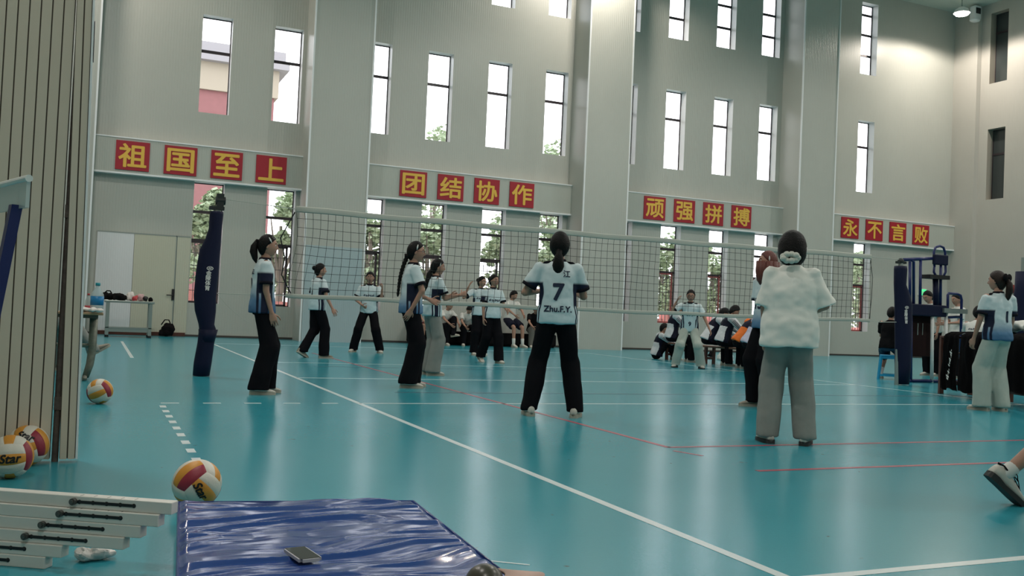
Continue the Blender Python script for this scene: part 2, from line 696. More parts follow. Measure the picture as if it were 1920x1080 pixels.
for x in (0, 9):
    line('side_line', x, -9, x, 9, LINEW)
for y in (-9, 9):
    line('end_line', 0, y, 9, y, LINEW)
for y in (-3, 0, 3):
    line('cross_court_line', 0, y, 9, y, LINEW)
for k in range(5):
    for y in (-3,):
        line('attack_line_dash', -0.2 - k * 0.35, y, -0.35 - k * 0.35, y, LINEW)
for k in range(9):
    line('restriction_line_dash', -1.75, -3.2 - k * 0.35, -1.75, -3.35 - k * 0.35, LINEW)
line('restriction_line', -1.75, 3.4, -1.75, 8.8, LINEW)
line('short_tape_mark', -0.97, -8.49, -0.84, -8.585, LINEW, 0.012)
line('red_line', 1.48, -5.97, 1.48, 6.0, LINER, 0.045)
line('red_line', 1.48, -5.96, 9.5, -5.96, LINER, 0.045)
line('red_line', 1.48, -6.95, 9.5, -6.95, LINER, 0.045)
line('red_line', 0.7, -1.86, 9.5, -1.86, LINEP, 0.04)
line('red_line', 0.7, 2.2, 9.5, 2.2, LINEP, 0.04)
line('short_tape_mark', 1.42, -6.12, 1.50, -6.35, LINER, 0.03)

# lamps -------------------------------------------------------------------
LGLOW = mat('lit_lamp_lens', (1.0, 0.93, 0.85), 0.5, emit=25)
for i, (x, y) in enumerate(LAMP_SPOTS):
    near = (i == 0)
    t = thing('high_bay_lamp', 'glowing ceiling lamp in the upper right corner of the hall' if near else 'glowing high bay lamp hanging from the hall ceiling',
              'lamp', (x, y, LAMP_Z), 0, None if near else 'high bay lamps out of view')
    bm = bmesh.new()
    rings(bm, [((0, 0, 0.0), (0.26, 0, 0), (0, 0.26, 0)), ((0, 0, 0.12), (0.20, 0, 0), (0, 0.20, 0)), ((0, 0, 0.2), (0.09, 0, 0), (0, 0.09, 0))], 20)
    obj('housing', bm, REVEAL, t)
    bm = bmesh.new()
    rings(bm, [((0, 0, -0.06), (0.19, 0, 0), (0, 0.19, 0)), ((0, 0, -0.002), (0.24, 0, 0), (0, 0.24, 0))], 20)
    obj('lens', bm, LGLOW, t)
    bm = bmesh.new()
    tube(bm, [(0, 0, 0.19), (0, 0, ZC - LAMP_Z)], 0.015)
    obj('drop_rod', bm, STEEL, t)
    l = lamp_light(x, y)
    l.parent = t

# folding partition at the left --------------------------------------------
YP = -6.07
t = thing('sliding_partition', 'tall beige grooved sliding partition panel at the left edge', 'partition', (-2.62, YP, 0))


def panel(bm, x0, x1, z0, z1, pitch, th=0.08):
    """boards with real V grooves between them"""
    x = x0
    while x < x1 - 1e-4:
        e = min(x + pitch, x1)
        box(bm, x + 0.0035, e - 0.0035, 0, th, z0, z1)
        x = e
    box(bm, x0, x1, 0.012, th - 0.005, z0 + 0.002, z1 - 0.002, 1)


bm = bmesh.new()
mr = gy(113.5, 500, YP).x + 2.62
panel(bm, mr - 0.0545 * 120, mr, 0.02, 6.2, 0.0545)
obj('panel', bm, [PART, GROOVE], t)
t2 = thing('sliding_partition', 'narrow beige end panel right of the dark gap in the partition', 'partition', (gy(110.5, 865, YP).x, YP - 0.01, 0))
t2.rotation_euler = (0, math.radians(-0.95), 0)
bm = bmesh.new()
panel(bm, 0.0, 0.079, 0.02, 6.2, 0.0395)
obj('panel', bm, [PART, GROOVE], t2)
bm = bmesh.new()
box(bm, 0.0795, 0.090, -0.004, 0.085, 0.02, 6.2)
obj('edge_trim', bm, REVEAL, t2)
bm = bmesh.new()
box(bm, 0.0905, 0.095, 0.02, 0.05, 2.18, 2.40)
obj('latch_plate', bm, BLACK, t2)
t3 = thing('steel_post', 'rusty steel post standing in the gap between partition panels', 'post', (mr - 2.62 + 0.024, YP + 0.05, 0))
bm = bmesh.new()
tube(bm, [(0, 0, 0), (0, 0, 6.2)], 0.017, 12)
for z_ in (0.28, 1.32, 2.6):
    box(bm, -0.019, 0.019, -0.02, 0.02, z_, z_ + 0.07)
obj('post', bm, RUST, t3)

# ------------------------------------------------------------------ outside
bm = bmesh.new()
box(bm, -90, 120, YB + 0.45, 140, -0.35, -0.2)
struct(obj('ground_outside', bm, mat('pale_paving', (0.45, 0.45, 0.40), 0.9, var=0.2, bscale=2)))
LEAF = mat('haze_pale_green_leaves', (0.34, 0.42, 0.27), 0.7, var=0.3, bscale=1.5)  # leaf colour lightened to imitate the bright haze outside
BARK = mat('grey_bark', (0.22, 0.19, 0.16), 0.9)


def tree(x, y, h, r, label, seed, nl=1500):
    rnd = random.Random(seed)
    t = thing('tree', label, 'tree', (x, y, -0.2), 0, 'trees beyond the hall windows')
    bm = bmesh.new()
    tube(bm, [(0, 0, 0), (0.05, 0, h * 0.35), (0, 0.1, h * 0.75)], [0.16, 0.12, 0.05])
    for k in range(6):
        a = rnd.uniform(0, 6.28)
        tube(bm, [(0, 0, h * 0.35), (math.cos(a) * r * 0.6, math.sin(a) * r * 0.6, h * rnd.uniform(0.55, 0.85))], [0.06, 0.02], 6)
    obj('trunk', bm, BARK, t)
    bm = bmesh.new()
    cl = [(Vector((rnd.gauss(0, r * 0.45), rnd.gauss(0, r * 0.45), h * rnd.uniform(0.35, 0.93))), rnd.uniform(0.3, 0.55) * r) for _ in range(14)]
    for _ in range(nl):
        c, cr = rnd.choice(cl)
        p = c + Vector((rnd.gauss(0, 1), rnd.gauss(0, 1), rnd.gauss(0, 0.8))).normalized() * cr * rnd.random() ** 0.4
        u = Vector((rnd.uniform(-1, 1), rnd.uniform(-1, 1), rnd.uniform(-1, 1))).normalized()
        u, v = frame_of(u)
        s = rnd.uniform(0.07, 0.15)
        bm.faces.new([bm.verts.new(p + u * s * a + v * s * 0.6 * b_) for a, b_ in ((-1, 0), (0, -1), (1, 0), (0, 1))])
    obj('foliage', bm, LEAF, t)


p = gy(822, 226, 24)
tree(p.x, 24, p.z + 0.3, 1.5, 'leafy tree whose top shows in the second middle row window of the second bay', 1)
p = gy(1042, 240, 23)
tree(p.x, 23, p.z + 0.3, 1.5, 'leafy tree whose top shows in the middle row window beside the central pilaster', 2)
for i, (x, y, h, r) in enumerate([(0.8, 18.6, 4.7, 1.0), (3.3, 20.2, 4.9, 1.05), (6.0, 18.8, 4.8, 1.05), (8.6, 20.6, 4.6, 1.1), (11.2, 18.8, 4.8, 1.1), (13.8, 20.6, 4.6, 1.1), (18.2, 19.2, 4.4, 1.1), (21.0, 20.6, 4.6, 1.1), (28.0, 19.6, 4.6, 1.2)]):
    tree(x, y, h, r, 'haze-pale leafy tree outside the lower windows, %s from the left along the outer path' % ['first', 'second', 'third', 'fourth', 'fifth', 'sixth', 'seventh', 'eighth', 'ninth'][i], 10 + i, 2600)
# red and cream building seen through the left upper windows
t = thing('brick_building', 'red and cream building seen through the upper left windows', 'building', (0, 45, -0.2))
BRK = mat('red_brick_facade', (0.22, 0.10, 0.10), 0.9, var=0.15, bscale=3)
CRM = mat('cream_render', (0.32, 0.28, 0.22), 0.9)
xe = gy(516, 150, 45).x
zt = gy(400, 92, 45).z
bm = bmesh.new()
box(bm, -20, xe, 0, 10, 0, zt - 2.2)
obj('wall', bm, BRK, t)
bm = bmesh.new()
box(bm, -20.2, xe + 0.2, -0.2, 10, zt - 2.2, zt - 0.6)
box(bm, -20.2, xe + 0.1, -0.1, 0, zt - 4.6, zt - 4.2)
obj('upper_wall', bm, CRM, t)
bm = bmesh.new()
box(bm, -20.5, xe + 0.7, -0.7, 10, zt - 0.6, zt - 0.25)
box(bm, -20.5, xe + 0.5, -0.4, 10, zt - 0.25, zt + 0.5)
obj('cornice', bm, mat('pale_cornice', (0.27, 0.26, 0.27), 0.9), t)
bm = bmesh.new()
box(bm, -12, 60, 0, 0.2, 0, 1.15)
for k in range(36):
    box(bm, -12 + k * 2.0, -11.7 + k * 2.0, -0.05, 0.25, 0, 1.4)
gwall = obj('garden_wall', bm, mat('pink_garden_wall', (0.55, 0.22, 0.20), 0.9))
gwall.location = (0, 16.5, -0.2)
tag(gwall, 'low reddish garden wall outside the lower windows', 'wall')


# ------------------------------------------------------------------ people
def skin(name, col):
    return mat(name, col, 0.55, spec=0.4, bump=0.05, bscale=120)


SKIN = skin('skin_light', (0.40, 0.22, 0.155))
SKIN2 = skin('skin_tan', (0.29, 0.145, 0.10))
LIP = mat('lips', (0.32, 0.09, 0.08), 0.45)
EYEW = mat('eye_white', (0.6, 0.58, 0.55), 0.3)
EYEB = mat('eye_iris', (0.015, 0.010, 0.008), 0.2)
BROW = mat('eyebrow', (0.02, 0.013, 0.010), 0.8)
HAIRB = mat('black_hair', (0.006, 0.0055, 0.0055), 0.5, spec=0.15, bump=0.6, bscale=90)
HAIRN = mat('dark_brown_hair', (0.018, 0.009, 0.006), 0.45, spec=0.25, bump=0.6, bscale=90)
HAIRR = mat('red_brown_hair', (0.13, 0.032, 0.022), 0.45, bump=0.6, bscale=90)
PANTSB = mat('black_trousers', (0.007, 0.007, 0.009), 0.85, spec=0.06, bump=0.25, bscale=14)
PANTSG = mat('grey_sweatpants', (0.25, 0.26, 0.24), 0.9, bump=0.3, bscale=20, var=0.08)
PANTSL = mat('light_grey_trousers', (0.42, 0.47, 0.42), 0.9, bump=0.3, bscale=20, var=0.06)
PANTSK = mat('khaki_trousers', (0.16, 0.15, 0.13), 0.9)
TEE = mat('white_tee', (0.66, 0.66, 0.62), 0.8, bump=0.25, bscale=16)
TEEW = mat('cream_white_shirt', (0.80, 0.80, 0.74), 0.55, bump=0.25, bscale=12)
TEEB = mat('black_tee', (0.008, 0.008, 0.009), 0.85, spec=0.06, bump=0.2, bscale=16)
JNAVY = mat('navy_jacket_cloth', (0.010, 0.011, 0.024), 0.7, spec=0.12, bump=0.3, bscale=16)
JWHITE = mat('white_jacket_sleeve', (0.62, 0.64, 0.66), 0.7, bump=0.3, bscale=16)
JORANGE = mat('orange_jacket_sleeve', (0.75, 0.16, 0.015), 0.7, bump=0.3, bscale=16)
JLAV = mat('lavender_jacket_sleeve', (0.50, 0.50, 0.62), 0.7, bump=0.3, bscale=16)
SHOEW = mat('off_white_shoe', (0.55, 0.53, 0.47), 0.6)
SHOEG = mat('grey_brown_shoe', (0.28, 0.25, 0.20), 0.6)
SOLE = mat('pale_shoe_sole', (0.42, 0.38, 0.31), 0.7)
SOLED = mat('dark_shoe_sole', (0.03, 0.03, 0.03), 0.7)
SOCK = mat('white_sock', (0.65, 0.65, 0.62), 0.9)
CUFF = mat('black_sleeve_trim', (0.008, 0.008, 0.013), 0.8, spec=0.1)
INK = mat('dark_jersey_print', (0.012, 0.02, 0.05), 0.7)


def jersey(name, grad, side):
    """white jersey: dark side panels, the lower hem dyed towards blue"""
    M = bpy.data.materials.new(name)
    M.use_nodes = True
    nt = M.node_tree
    b = nt.nodes['Principled BSDF']
    b.inputs['Roughness'].default_value = 0.75
    b.inputs['Specular IOR Level'].default_value = 0.2
    tc = nt.nodes.new('ShaderNodeTexCoord')
    sp = nt.nodes.new('ShaderNodeSeparateXYZ')
    nt.links.new(tc.outputs['Object'], sp.inputs[0])

    def ramp(src, stops):
        mr = nt.nodes.new('ShaderNodeMapRange')
        mr.inputs[1].default_value = stops[0][0]
        mr.inputs[2].default_value = stops[-1][0]
        nt.links.new(src, mr.inputs[0])
        r = nt.nodes.new('ShaderNodeValToRGB')
        e = r.color_ramp.elements
        a, z = stops[0][0], stops[-1][0]
        while len(e) < len(stops):
            e.new(0.5)
        for i, (p, c) in enumerate(stops):
            e[i].position = (p - a) / (z - a)
            e[i].color = (*c, 1) if isinstance(c, tuple) else (c, c, c, 1)
        nt.links.new(mr.outputs[0], r.inputs[0])
        return r.outputs[0]
    W = (0.60, 0.69, 0.71)
    body = ramp(sp.outputs[2], [(0.80, (0.05, 0.12, 0.24)), (0.93, (0.11, 0.22, 0.36)), (1.10, W), (1.4, W)] if grad else [(0.80, (0.50, 0.65, 0.69)), (1.2, W)])
    ax = nt.nodes.new('ShaderNodeMath')
    ax.operation = 'ABSOLUTE'
    nt.links.new(sp.outputs[0], ax.inputs[0])
    ay = nt.nodes.new('ShaderNodeMath')
    ay.operation = 'ABSOLUTE'
    nt.links.new(sp.outputs[1], ay.inputs[0])
    m1 = ramp(ay.outputs[0], [(0.0, 1.0), (side, 1.0), (side + 0.006, 0.0), (0.3, 0.0)])
    m2 = ramp(ax.outputs[0], [(0.0, 0.0), (0.10, 0.0), (0.11, 1.0), (0.4, 1.0)])
    m3 = ramp(sp.outputs[2], [(0.7, 1.0), (1.19, 1.0), (1.21, 0.0), (1.6, 0.0)])
    # white piping stripe inside the dark side panel, low down
    m4 = ramp(ay.outputs[0], [(0.0, 1.0), (side * 0.45, 1.0), (side * 0.5, 0.0), (side * 0.72, 0.0), (side * 0.77, 1.0), (0.3, 1.0)])
    m5 = ramp(sp.outputs[2], [(0.7, 0.0), (0.99, 0.0), (1.0, 1.0), (1.6, 1.0)])
    mxm = nt.nodes.new('ShaderNodeMath')
    mxm.operation = 'MAXIMUM'
    nt.links.new(m4, mxm.inputs[0])
    nt.links.new(m5, mxm.inputs[1])
    p = m1
    for q in (m2, m3, mxm.outputs[0]):
        mu = nt.nodes.new('ShaderNodeMath')
        mu.operation = 'MULTIPLY'
        nt.links.new(p, mu.inputs[0])
        nt.links.new(q, mu.inputs[1])
        p = mu.outputs[0]
    mx = nt.nodes.new('ShaderNodeMix')
    mx.data_type = 'RGBA'
    nt.links.new(p, mx.inputs['Factor'])
    nt.links.new(body, mx.inputs['A'])
    mx.inputs['B'].default_value = (0.010, 0.014, 0.035, 1)
    nt.links.new(mx.outputs['Result'], b.inputs['Base Color'])
    n = nt.nodes.new('ShaderNodeTexNoise')
    n.inputs['Scale'].default_value = 16
    nt.links.new(tc.outputs['Object'], n.inputs['Vector'])
    bp = nt.nodes.new('ShaderNodeBump')
    bp.inputs['Strength'].default_value = 0.3
    bp.inputs['Distance'].default_value = 0.012
    nt.links.new(n.outputs['Fac'], bp.inputs['Height'])
    nt.links.new(bp.outputs[0], b.inputs['Normal'])
    return M


JB = jersey('blue_hem_jersey', True, 0.075)
JW = jersey('white_jersey', False, 0.06)


# hand: wrist at the origin, fingers along +Y, palm towards -Z, thumb at +X
def make_hand(curl, thumb):
    bm = bmesh.new()
    rings(bm, [((0, -0.015, 0), (0.024, 0, 0), (0, 0, 0.018)), ((0, 0.02, 0), (0.030, 0, 0), (0, 0, 0.016)), ((0, 0.055, 0), (0.039, 0, 0), (0, 0, 0.014)), ((0, 0.085, -0.001), (0.039, 0, 0), (0, 0, 0.012)), ((0, 0.092, -0.001), (0.03, 0, 0), (0, 0, 0.008))], 14)
    for fx, ln, sp_ in ((0.029, 0.072, 0.05), (0.010, 0.080, 0.015), (-0.010, 0.074, -0.02), (-0.029, 0.060, -0.06)):
        p = Vector((fx, 0.085, 0))
        a = 0.12 + curl * 0.5
        for k, (f, r) in enumerate(((0.45, 0.0085), (0.32, 0.0078), (0.23, 0.0072))):
            d = Vector((math.sin(sp_), math.cos(a), -math.sin(a)))
            q = p + d * ln * f
            cap(bm, p, q, r, r * 0.93, 8)
            p = q
            a += 0.18 + curl * (1.0 if k == 0 else 0.8)
    p = Vector((0.024, 0.025, -0.004))
    for d, l, r in (((0.75, 0.6, -0.2 - thumb), 0.038, 0.011), ((0.45, 0.85, -0.25 - thumb * 1.3), 0.030, 0.0095), ((0.15, 0.95, -0.3 - thumb), 0.024, 0.0085)):
        q = p + Vector(d).normalized() * l
        cap(bm, p, q, r, r * 0.92, 8)
        p = q
    b = fuse(bm, 0.0042, 1)
    me = bpy.data.meshes.new('hand_shape')
    b.to_mesh(me)
    b.free()
    return me


HANDS = {'open': make_hand(0.25, 0.1), 'fist': make_hand(1.15, 0.6), 'flat': make_hand(0.02, 0.0)}


def add_mesh(bm, me, mx, mi=0, flip=False):
    t = bmesh.new()
    t.from_mesh(me)
    t.transform(mx)
    if flip:
        bmesh.ops.reverse_faces(t, faces=t.faces[:])
    for f in t.faces:
        f.material_index = mi
    tmp = bpy.data.meshes.new('x')
    t.to_mesh(tmp)
    t.free()
    bm.from_mesh(tmp)
    bpy.data.meshes.remove(tmp)


def head_surface(n):
    """radius vector of a modelled head for the unit direction n (x right, y front, z up)"""
    x, y, z = n
    p = Vector((x * 0.073, y * 0.090, z * 0.112))
    if z < 0:
        t = -z
        p.x *= 1 - 0.30 * t ** 1.6
        if y > 0:
            p.y *= 1 + 0.06 * t
        else:
            p.y *= 1 - 0.30 * t
    else:
        p.y *= 1 - (0.05 * z if y > 0 else 0)
    if y > 0:
        g = lambda cx, cz, w, h: math.exp(-((x - cx) / w) ** 2 - ((z - cz) / h) ** 2)
        p.y += 0.020 * g(0, -0.20, 0.13, 0.10) + 0.010 * g(0, -0.02, 0.09, 0.16)
        p.y -= 0.010 * (g(0.38, 0.06, 0.17, 0.10) + g(-0.38, 0.06, 0.17, 0.10))
        p.y += 0.005 * g(0, 0.25, 0.5, 0.10)
        p.y += 0.006 * g(0, -0.50, 0.22, 0.07) - 0.004 * g(0, -0.62, 0.2, 0.05)
        p.y += 0.010 * g(0, -0.80, 0.25, 0.16)
        p.x += 0.004 * (g(0.55, -0.25, 0.2, 0.2) - g(-0.55, -0.25, 0.2, 0.2))
    return p


def sphere_grid(bm, f, nu=36, nv=26, mi=None):
    R = []
    for j in range(1, nv):
        t = math.pi * j / nv
        R.append([bm.verts.new(f(Vector((math.sin(t) * math.sin(2 * math.pi * i / nu), math.sin(t) * math.cos(2 * math.pi * i / nu), math.cos(t))))) for i in range(nu)])
    a, b_ = bm.verts.new(f(Vector((0, 0, 1)))), bm.verts.new(f(Vector((0, 0, -1))))
    F = []
    for i in range(nu):
        F.append(bm.faces.new((a, R[0][(i + 1) % nu], R[0][i])))
        F.append(bm.faces.new((b_, R[-1][i], R[-1][(i + 1) % nu])))
    for p, q in zip(R, R[1:]):
        for i in range(nu):
            F.append(bm.faces.new((p[i], p[(i + 1) % nu], q[(i + 1) % nu], q[i])))
    return F


def head_bm():
    bm = bmesh.new()
    F = sphere_grid(bm, head_surface, 40, 30)
    for f in F:
        c = f.calc_center_median()
        f.material_index = 0
        if c.y > 0.05 and abs(c.x) < 0.022 and -0.062 < c.z < -0.049:
            f.material_index = 1
    for s in (-1, 1):
        ball(bm, (s * 0.029, 0.0745, 0.007), 0.0125, 0.010, 0.0075, 2, 10, 7)
        ball(bm, (s * 0.029, 0.0815, 0.007), 0.0062, 0.0045, 0.0062, 3, 8, 6)
        tube(bm, [(s * 0.014, 0.085, 0.024), (s * 0.030, 0.083, 0.029), (s * 0.045, 0.073, 0.025)], 0.0028, 6, 4)
        ball(bm, (s * 0.074, -0.005, -0.008), 0.009, 0.018, 0.028, 0, 10, 8)
    me = bpy.data.meshes.new('head_shape')
    bm.to_mesh(me)
    bm.free()
    return me


HEAD = head_bm()


def shoe_meshes():
    bm = bmesh.new()
    Y = [-0.075, -0.065, -0.03, 0.02, 0.07, 0.115, 0.15, 0.172, 0.182]
    HWD = [0.018, 0.030, 0.035, 0.035, 0.040, 0.043, 0.038, 0.024, 0.010]
    TOP = [0.06, 0.085, 0.095, 0.090, 0.072, 0.056, 0.046, 0.036, 0.028]
    S = []
    for y, hw, t in zip(Y, HWD, TOP):
        S.append(((0, y, (t + 0.018) / 2), (hw, 0, 0), (0, 0, (t - 0.018) / 2 + 0.002)))
    rings(bm, S, 14)
    up = bpy.data.meshes.new('shoe_upper')
    bm.transform(Matrix.Translation((0, 0, -0.08)))
    bm.to_mesh(up)
    bm.free()
    bm = bmesh.new()
    pts = [(hw + 0.004, y) for y, hw in zip(Y, HWD)] + [(-hw - 0.004, y) for y, hw in list(zip(Y, HWD))[::-1]]
    lo = [bm.verts.new((x, y, -0.08)) for x, y in pts]
    hi = [bm.verts.new((x, y, -0.055 + (0.008 if y < -0.02 else 0))) for x, y in pts]
    bm.faces.new(lo[::-1])
    bm.faces.new(hi)
    for i in range(len(pts)):
        bm.faces.new((lo[i], lo[(i + 1) % len(pts)], hi[(i + 1) % len(pts)], hi[i]))
    so = bpy.data.meshes.new('shoe_sole')
    bm.to_mesh(so)
    bm.free()
    return up, so


SHOE_UP, SHOE_SO = shoe_meshes()
V = Vector


def folds(bm, amp, freq, seed, zs=1.0, keep=None):
    off = V((seed * 3.7, seed * 1.3, seed * 2.1))
    bm.normal_update()
    for v in bm.verts:
        if keep and keep(v.co):
            continue
        p = V((v.co.x * freq, v.co.y * freq, v.co.z * freq * zs)) + off
        a = noise.noise(p) + 0.5 * noise.noise(p * 2.1)
        v.co += v.normal * amp * a


def person(label, px=None, rel=0, H=1.65, pos=None, z0=0.0, heading=None, pelvis=(0, 0, 0.89), lean=0, twist=0, tilt=0, head=(0, 0), rarm=None, larm=None,
           rfoot=((0.10, 0.0, 0.08), 6, 0), lfoot=((-0.10, 0.0, 0.08), -6, 0), knee=((0, 1, 0), (0, 1, 0)), hands=('open', 'open'), top=('jersey', JB), bottom=('pants', PANTSB, 0.085),
           hair=('pony', HAIRB), skinm=SKIN, shoe=(SHOEW, SOLE), texts=(), group=None, glasses=False, clip=None, bulk=1.0, seed=1, socks=False, extra=None, palm=(None, None), jside=1, laces=False, sock_h=0.12):
    s = H / 1.62
    P = V(pos) if pos is not None else gz(*px)
    va = math.atan2(P.x - CAM.x, P.y - CAM.y)
    hd = math.radians(heading) if heading is not None else va + math.radians(rel)
    root = thing('person', label, 'person', (P.x, P.y, z0), -hd, group)
    # --- skeleton in metres for a 1.62 m figure
    pel = V(pelvis)
    T = Matrix.Translation(pel) @ Matrix.Rotation(math.radians(-twist), 4, 'Z') @ Matrix.Rotation(math.radians(tilt), 4, 'Y') @ Matrix.Rotation(math.radians(-lean), 4, 'X')
    at = lambda x, y, z: T @ V((x, y, z))
    XT, YT = T.to_3x3() @ V((1, 0, 0)), T.to_3x3() @ V((0, 1, 0))
    HM = T @ Matrix.Translation((0, 0.012, 0.52)) @ Matrix.Rotation(math.radians(lean * 0.55), 4, 'X') @ Matrix.Rotation(math.radians(-head[0]), 4, 'Z') @ Matrix.Rotation(math.radians(-head[1]), 4, 'X') @ Matrix.Translation((0, 0.012, 0.092))
    rest = (V((0.14, 0.0, -1)), V((0.02, 0.22, -1)))
    arms = {}
    for sd, spec in ((1, rarm), (-1, larm)):
        u, f = spec if spec else (V((rest[0].x * sd, rest[0].y, rest[0].z)), V((rest[1].x * sd, rest[1].y, rest[1].z)))
        R3 = Matrix.Rotation(math.radians(-twist), 3, 'Z')
        u, f = (R3 @ V(u)).normalized(), (R3 @ V(f)).normalized()
        sh = at(0.158 * sd, 0, 0.415)
        el = sh + u * 0.262
        wr = el + f * 0.232
        arms[sd] = (sh, el, wr, u, f)
    legs = {}
    for sd, foot, kd in ((1, rfoot, knee[0]), (-1, lfoot, knee[1])):
        hp = pel + V((0.085 * sd, 0, -0.01))
        an = V(foot[0])
        L1, L2 = 0.415, 0.405
        d = an - hp
        if d.length > L1 + L2 - 0.004:
            L1 = L2 = d.length / 2 + 0.004
        dn = d.normalized()
        a = (L1 * L1 - L2 * L2 + d.length ** 2) / (2 * d.length)
        h = math.sqrt(max(0, L1 * L1 - a * a))
        k = V(kd)
        k = (k - dn * k.dot(dn)).normalized()
        legs[sd] = (hp, hp + dn * a + k * h, an, foot[1], foot[2])
    SCL = Matrix.Scale(s, 4)
    # --- body: one continuous surface
    bm = bmesh.new()

    def torso(secs, n=20):
        rings(bm, [(at(0, y, z), XT * rx, YT * ry) for z, rx, ry, y in secs], n)
    torso([(-0.06, 0.09, 0.07, 0), (-0.02, 0.145, 0.095, -0.005), (0.06, 0.14, 0.09, 0), (0.14, 0.118, 0.08, 0), (0.28, 0.135, 0.09, 0), (0.37, 0.145, 0.085, 0), (0.42, 0.12, 0.065, 0), (0.455, 0.06, 0.052, 0.002), (0.50, 0.044, 0.048, 0.01), (0.55, 0.043, 0.047, 0.014)])
    hc = HM @ V((0, -0.01, 0.0))
    cap(bm, at(0, 0.008, 0.49), hc + (HM.to_3x3() @ V((0, -0.005, -0.05))), 0.045, 0.044)
    for sd in (1, -1):
        sh, el, wr, u, f = arms[sd]
        cap(bm, sh - u * 0.0 + V((0, 0, 0)), el, 0.047, 0.036)
        cap(bm, el, wr, 0.037, 0.024)
        hp, kn, an, _, _ = legs[sd]
        cap(bm, hp, kn, 0.080, 0.052)
        mid = kn.lerp(an, 0.3)
        cap(bm, kn, mid, 0.050, 0.053)
        cap(bm, mid, an, 0.052, 0.034)
    bm = fuse(bm, 0.011, 3)
    for sd, hk, pm in ((1, hands[0], palm[0]), (-1, hands[1], palm[1])):
        sh, el, wr, u, f = arms[sd]
        y = f
        pn = V(pm) if pm is not None else V((-sd, 0.15, 0.05))
        zz = -(pn - y * pn.dot(y)).normalized()
        xx = y.cross(zz)
        # the thumb is at +X for a right hand held palm down; mirror for the left
        mxh = Matrix(((xx.x * sd, y.x, zz.x, wr.x), (xx.y * sd, y.y, zz.y, wr.y), (xx.z * sd, y.z, zz.z, wr.z), (0, 0, 0, 1)))
        mxh = mxh @ Matrix.Scale(-1, 4, (1, 0, 0)) @ Matrix.Scale(0.95, 4)
        add_mesh(bm, HANDS[hk], mxh, 0, sd > 0)
    add_mesh(bm, HEAD, HM)
    tmp = bpy.data.meshes.new('x')
    HEADC = HEAD
    # restore head materials
    nh = len(HEAD.polygons)
    bm.faces.ensure_lookup_table()
    for i, pl in enumerate(HEAD.polygons):
        bm.faces[len(bm.faces) - nh + i].material_index = pl.material_index
    bpy.data.meshes.remove(tmp)
    bm.transform(SCL)
    body = obj('body', bm, [skinm, LIP, EYEW, EYEB, BROW], root, True)
    # --- hair
    hs = hair[0]
    thick = hair[2] if len(hair) > 2 else 0.013
    bm = bmesh.new()

    def hf(n):
        p = V((n.x * (0.073 + thick), n.y * (0.090 + thick * 0.8) - 0.004, n.z * (0.112 + thick * 0.75)))
        az = math.degrees(math.atan2(abs(n.x), n.y))
        el_ = math.degrees(math.asin(max(-1, min(1, n.z))))
        line_ = 33 if az < 30 else 33 - (az - 30) * 0.55
        if az > 82:
            line_ = 4 - (az - 82) * (1.5 if hs != 'short' else 1.1)
        if (hs == 'bob' and az > 62) or (hs == 'long' and az > 84):
            line_ = -90
        elif hs == 'bangs':
            line_ = 12 if az < 50 else line_ - 25
        k = sm(line_ - 7, line_ + 6, el_)
        low = V((n.x * 0.060, n.y * 0.070 - 0.004, n.z * 0.095))
        if hs in ('bob', 'long') and n.z < 0 and az > 62:
            p.z *= 1.15
            p.x *= 1 + 0.15 * -n.z
            p.y -= 0.02 * -n.z
        p *= 1 + 0.012 * noise.noise(V((n.x * 9, n.y * 9, n.z * 2)) + V((seed, 0, 0)))
        return low.lerp(p, k)
    sphere_grid(bm, hf, 40, 28)
    loc = lambda x, y, z: V((x, y, z))
    if hs == 'pony':
        up = hair[3] if len(hair) > 3 else 0.03
        ln = hair[4] if len(hair) > 4 else 0.26
        tube(bm, [loc(0, -0.075, up), loc(0, -0.112, up + 0.008), loc(0, -0.135, up - 0.05), loc(0.004, -0.135, up - 0.5 * ln), loc(0.006, -0.115, up - 0.85 * ln), loc(0.004, -0.10, up - 1.08 * ln)], [0.026, 0.020, 0.034, 0.040, 0.028, 0.006], 12)
    if hs == 'lowpony':
        ln = hair[4] if len(hair) > 4 else 0.25
        tube(bm, [loc(0, -0.06, -0.05), loc(0, -0.095, -0.075), loc(0, -0.105, -0.11), loc(-0.002, -0.098, -0.10 - 0.5 * ln), loc(-0.004, -0.09, -0.10 - 0.85 * ln), loc(-0.006, -0.085, -0.12 - ln)], [0.045, 0.024, 0.040, 0.052, 0.040, 0.010], 12)
    if hs == 'braid':
        pts, rr = [], []
        for i in range(26):
            t_ = i / 25
            pts.append(loc(0.006 * math.sin(i * 1.6), -0.088 - 0.055 * math.sin(min(1, t_ * 1.6) * 1.5), -0.05 - 0.47 * t_))
            rr.append((0.030 if i % 2 else 0.022) * (1 - 0.45 * t_))
        rr[0], rr[-1] = 0.04, 0.005
        tube(bm, pts, rr, 10)
    if hs == 'long':
        for k_ in range(5):
            a = math.radians(-110 - k_ * 35)
            c, d_ = math.cos(a) * 0.075, math.sin(a) * 0.075
            tube(bm, [loc(c, d_, 0.0), loc(c * 1.15, d_ * 1.15 - 0.01, -0.10), loc(c * 1.1, d_ * 1.1 - 0.02, -0.19), loc(c, d_ - 0.03, -0.25)], [0.05, 0.048, 0.04, 0.012], 10)
    if hs == 'bun':
        ball(bm, (0, -0.105, 0.03), 0.045, 0.038, 0.042)
    bm.transform(SCL @ HM)
    hairo = obj('hair', bm, hair[1], root, True)
    if hs == 'pony' and extra != 'bow':
        up = hair[3] if len(hair) > 3 else 0.03
        bm = bmesh.new()
        tube(bm, [(0, -0.100, up + 0.003), (0, -0.122, up + 0.004)], 0.024, 12)
        bm.transform(SCL @ HM)
        obj('hair_tie', bm, BLACKC, hairo, True)
